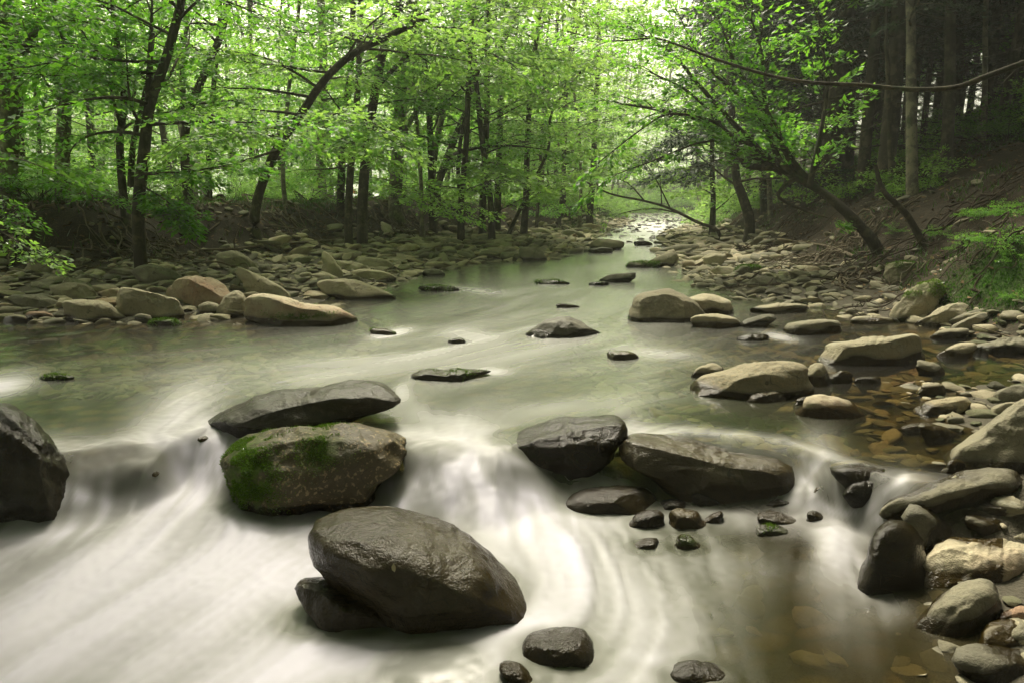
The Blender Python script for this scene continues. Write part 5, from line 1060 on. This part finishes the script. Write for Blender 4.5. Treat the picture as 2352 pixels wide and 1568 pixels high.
def quads_on_land(name, X, Y, size, mat, label, seed, up=.0, tilt=.35, flat=True):
    g = np.random.RandomState(seed); n = len(X); Z = land(X, Y)+up+.01*g.rand(n); a = g.uniform(0, 6.28, n); ax = np.stack([np.cos(a), np.sin(a), g.normal(0, tilt, n)], 1)
    nr = np.stack([g.normal(0, tilt, n), g.normal(0, tilt, n), np.ones(n)], 1); cr = np.cross(ax, nr); cr /= np.linalg.norm(cr, axis=1)[:, None]; p = np.stack([X, Y, Z], 1); sz = size*g.uniform(.6, 1.3, n)[:, None]
    V = np.stack([p-ax*sz*.5, p+cr*sz*.28, p+ax*sz*.5, p-cr*sz*.28], 1).reshape(-1, 3)
    ob = link(name, mesh_np(name, V, [np.arange(len(V)).reshape(-1, 4)], mat, smooth=False)); tag(ob, label, kind='stuff'); return ob
X6, Y6 = scatter_land(110000, -20, 15, 2, 30, lambda X, Y, d, f: (f > -.2) & (f < 9), 30)
kr = (X6 < centre_x(Y6)) | (np.random.RandomState(9).rand(len(X6)) < .4); X6, Y6 = X6[kr], Y6[kr]
quads_on_land('leaf_litter', X6, Y6, .085, M_LITTER, 'dry brown leaves and twigs littering the banks', 31)
def grass(name, X, Y, h, label, seed):
    g = np.random.RandomState(seed); n = len(X); Z = land(X, Y); a = g.uniform(0, 6.28, n); p = np.stack([X, Y, Z-.01], 1); hh = h*g.uniform(.5, 1.3, n); wv = np.stack([np.cos(a), np.sin(a), 0*a], 1)*.006; ln = np.stack([g.normal(0, .5, n)*hh, g.normal(0, .5, n)*hh, hh], 1)
    V = np.stack([p-wv, p+wv, p+ln*.6+wv*.8, p+ln], 1).reshape(-1, 3)
    tag(link(name, mesh_np(name, V, [np.arange(len(V)).reshape(-1, 4)], M_GRASS, smooth=False)), label, kind='stuff')
Xg, Yg = scatter_land(160000, -22, 8, 9, 36, lambda X, Y, d, f: (X < centre_x(Y)) & (f > 1.1) & (f < 8) & (fbm2(X*.7, Y*.7, 3) > -.12), 33)
grass('grass', Xg, Yg, .10, 'short green grass and herbs on the left terrace', 34)
Xg, Yg = scatter_land(26000, -16, 16, 7, 26, lambda X, Y, d, f: (f > .1) & (f < 2.6) & (X < centre_x(Y)) & (fbm2(X*1.1, Y*1.1, 13) > .05), 39)
grass('bank_herbs', Xg, Yg, .12, 'green herbs and ferns clinging to the cut banks', 40)
Xg, Yg = scatter_land(60000, 3, 16, 4, 24, lambda X, Y, d, f: (f > .3) & (f < 8) & (X > centre_x(Y)) & (fbm2(X*1.3, Y*1.3, 17) > .12), 41)
grass('hillside_herbs', Xg, Yg, .09, 'dark green herbs in patches on the shaded right hillside', 42)
gg = np.random.RandomState(35); c0 = hit(2290, 640); Xg = c0[0]+gg.normal(0, .28, 6000); Yg = c0[1]+gg.normal(0, .35, 6000); kk = grid_at(DF, Xg, Yg) > .2
grass('moss_patch', Xg[kk], Yg[kk], .03, 'bright green mossy herb patch on the right bank', 36)
Xg, Yg = scatter_land(30000, 2, 26, 24, 60, lambda X, Y, d, f: (f > -.4) & (f < 6), 37); grass('bank_grass', Xg, Yg, .3, 'tall grass along the far bend', 38)
from mathutils.bvhtree import BVHTree
bo, borg = HEROES[3][0], HEROES[3][1]; bt = BVHTree.FromPolygons([v.co+Vector(borg) for v in bo.data.vertices], [p.vertices[:] for p in bo.data.polygons])
hp = bt.ray_cast(Vector(CAM), Vector(ray(905, 1302)))
if hp[0]:
    p = np.array(hp[0])+np.array(hp[1])*.006; nn = np.array(hp[1]); u = np.cross(nn, [0, 0, 1.]); u /= np.linalg.norm(u); v = np.cross(u, nn)
    V = [p+u*a+v*b+nn*c for a, b, c in [(-.003, -.014, 0), (.006, -.006, .003), (.007, .004, .004), (.001, .014, .001), (-.006, .004, .003), (-.006, -.006, .002)]]
    M_PALE = mat_simple('dry_leaf', (.45, .38, .22), (.55, .48, .3)); tag(link('fallen_leaf', mesh_np('fallen_leaf', V, [np.array([[0, 1, 2, 3, 4, 5]])], M_PALE, smooth=False)), 'tiny pale dry leaf stuck to the face of the largest boulder', 'leaf')
sprig('patch of red orange leaves low behind the paired trunks', [(870, 428), (900, 425), (935, 428)], (24, 24), 8, .35, 720, M_REDLEAF, ll=.1)
sprig('smaller red leafed bush left of the paired trunks', [(765, 438), (780, 434), (800, 436)], (24, 24), 5, .25, 721, M_REDLEAF, ll=.1)
n = 0
while n < 40:                            # more distant trees behind the left wood
    D = rng.uniform(30, 60); px_ = rng.uniform(-200, 1400); x = (px_-CX)/F*D; f = float(grid_at(DF, x, D))
    if f < .9 or x > centre_x(D) or not ok(x, D, 1.2): continue
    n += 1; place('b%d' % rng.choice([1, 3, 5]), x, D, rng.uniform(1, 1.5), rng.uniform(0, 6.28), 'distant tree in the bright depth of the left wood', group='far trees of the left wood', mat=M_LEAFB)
# labels that point each repeat out by what it stands beside
ORD = ['nearest', 'second nearest', 'third nearest', 'fourth nearest', 'fifth nearest', 'sixth nearest']
def relabel(groups, anchors, fmt, side=True, maxd=1e9, bypix=True):
    cl = {}
    for o in list(COL.objects):
        if o.parent or o.get('group') not in groups: continue
        x, y, z = o.location; a, b = proj(np.array([x]), np.array([y]), np.array([z])); a = float(a[0])
        if y < 2 or a < 0 or a > 2352: continue
        if bypix: k = min(anchors, key=lambda t: abs(t[0]-a)); d = y; sd = 'left' if a < k[0] else 'right'
        else: k = min(anchors, key=lambda t: (t[0]-x)**2+(t[1]-y)**2); d = math.hypot(k[0]-x, k[1]-y); sd = ''
        if d < maxd: cl.setdefault((o['group'] if bypix else '', k[-1], sd), []).append((d, o))
    for (g_, nm, sd), L_ in cl.items():
        for i, (d, o) in enumerate(sorted(L_, key=lambda t: t[0])[:6]): o['label'] = fmt[g_ or 'x'].format(ORD[i], sd, nm)
TA = [(18, 'rough trunk at the left edge'), (143, 'second trunk from the left edge'), (285, 'slim multi-stemmed tree'), (322, 'dark maple on the gravel edge'), (432, 'dark forked tree'), (585, 'leaning dark trunk'), (735, 'light barked straight trunk'), (808, 'paired scarp trunks'), (908, 'pale rough trunk'), (1108, 'root tangle trunk'), (1352, 'brown trunk by the water'), (1500, 'fallen tree'), (1722, 'left-leaning dark trunk'), (1990, 'leaning maple foot'), (2098, 'sunlit straight trunk'), (2168, 'dark straight trunk beside it'), (2340, 'right edge of the photo')]
relabel({'trees of the left bank wood', 'far trees of the left wood', 'shrubs of the left bank', 'bright saplings along the upper run', 'hemlocks of the right hillside', 'young trees of the right hillside', 'shrubs of the right hillside', 'trees upstream around the far bend'}, TA,
 {'trees of the left bank wood': 'young leafy tree, {} of those just {} of the {}', 'far trees of the left wood': 'distant wood tree, {} of those {} of the {}', 'shrubs of the left bank': 'low leafy shrub, {} of those {} of the {}', 'bright saplings along the upper run': 'bright sapling, {} of those {} of the {}', 'hemlocks of the right hillside': 'dark hemlock, {} of those {} of the {}', 'young trees of the right hillside': 'young hillside tree, {} of those {} of the {}', 'shrubs of the right hillside': 'small hillside shrub, {} of those {} of the {}', 'trees upstream around the far bend': 'bright upstream tree, {} of those {} of the {}'})
CA = [(o[1][0], o[1][1], o[0]['label']) for o in HEROES if len(o[0]['label'].split()) <= 10]
relabel({'cobbles of the near left gravel bar', 'cobbles of the middle left gravel', 'cobbles of the right gravel', 'cobbles of the foreground pebble bar', 'flat stones of the lower right corner', 'slab stones of the right shore'}, CA,
 {'x': 'cobble{1}, {0} to the {2}'}, bypix=False)
# haze in the wood
HZ = NT('haze'); pv = HZ.n('ShaderNodeVolumePrincipled'); pv.inputs['Density'].default_value = .002; pv.inputs['Color'].default_value = (.93, 1, .86, 1); pv.inputs['Anisotropy'].default_value = .3
HZ.l(pv.outputs[0], HZ.out.inputs[1])
bm = bmesh.new(); bmesh.ops.create_cube(bm, size=1); me = bpy.data.meshes.new('haze'); bm.to_mesh(me); bm.free(); me.materials.append(HZ.m)
hz = link('haze', me, None, (0, 100, 16)); hz.scale = (1400, 2400, 44); tag(hz, kind='stuff', label='pale green air between the trees')
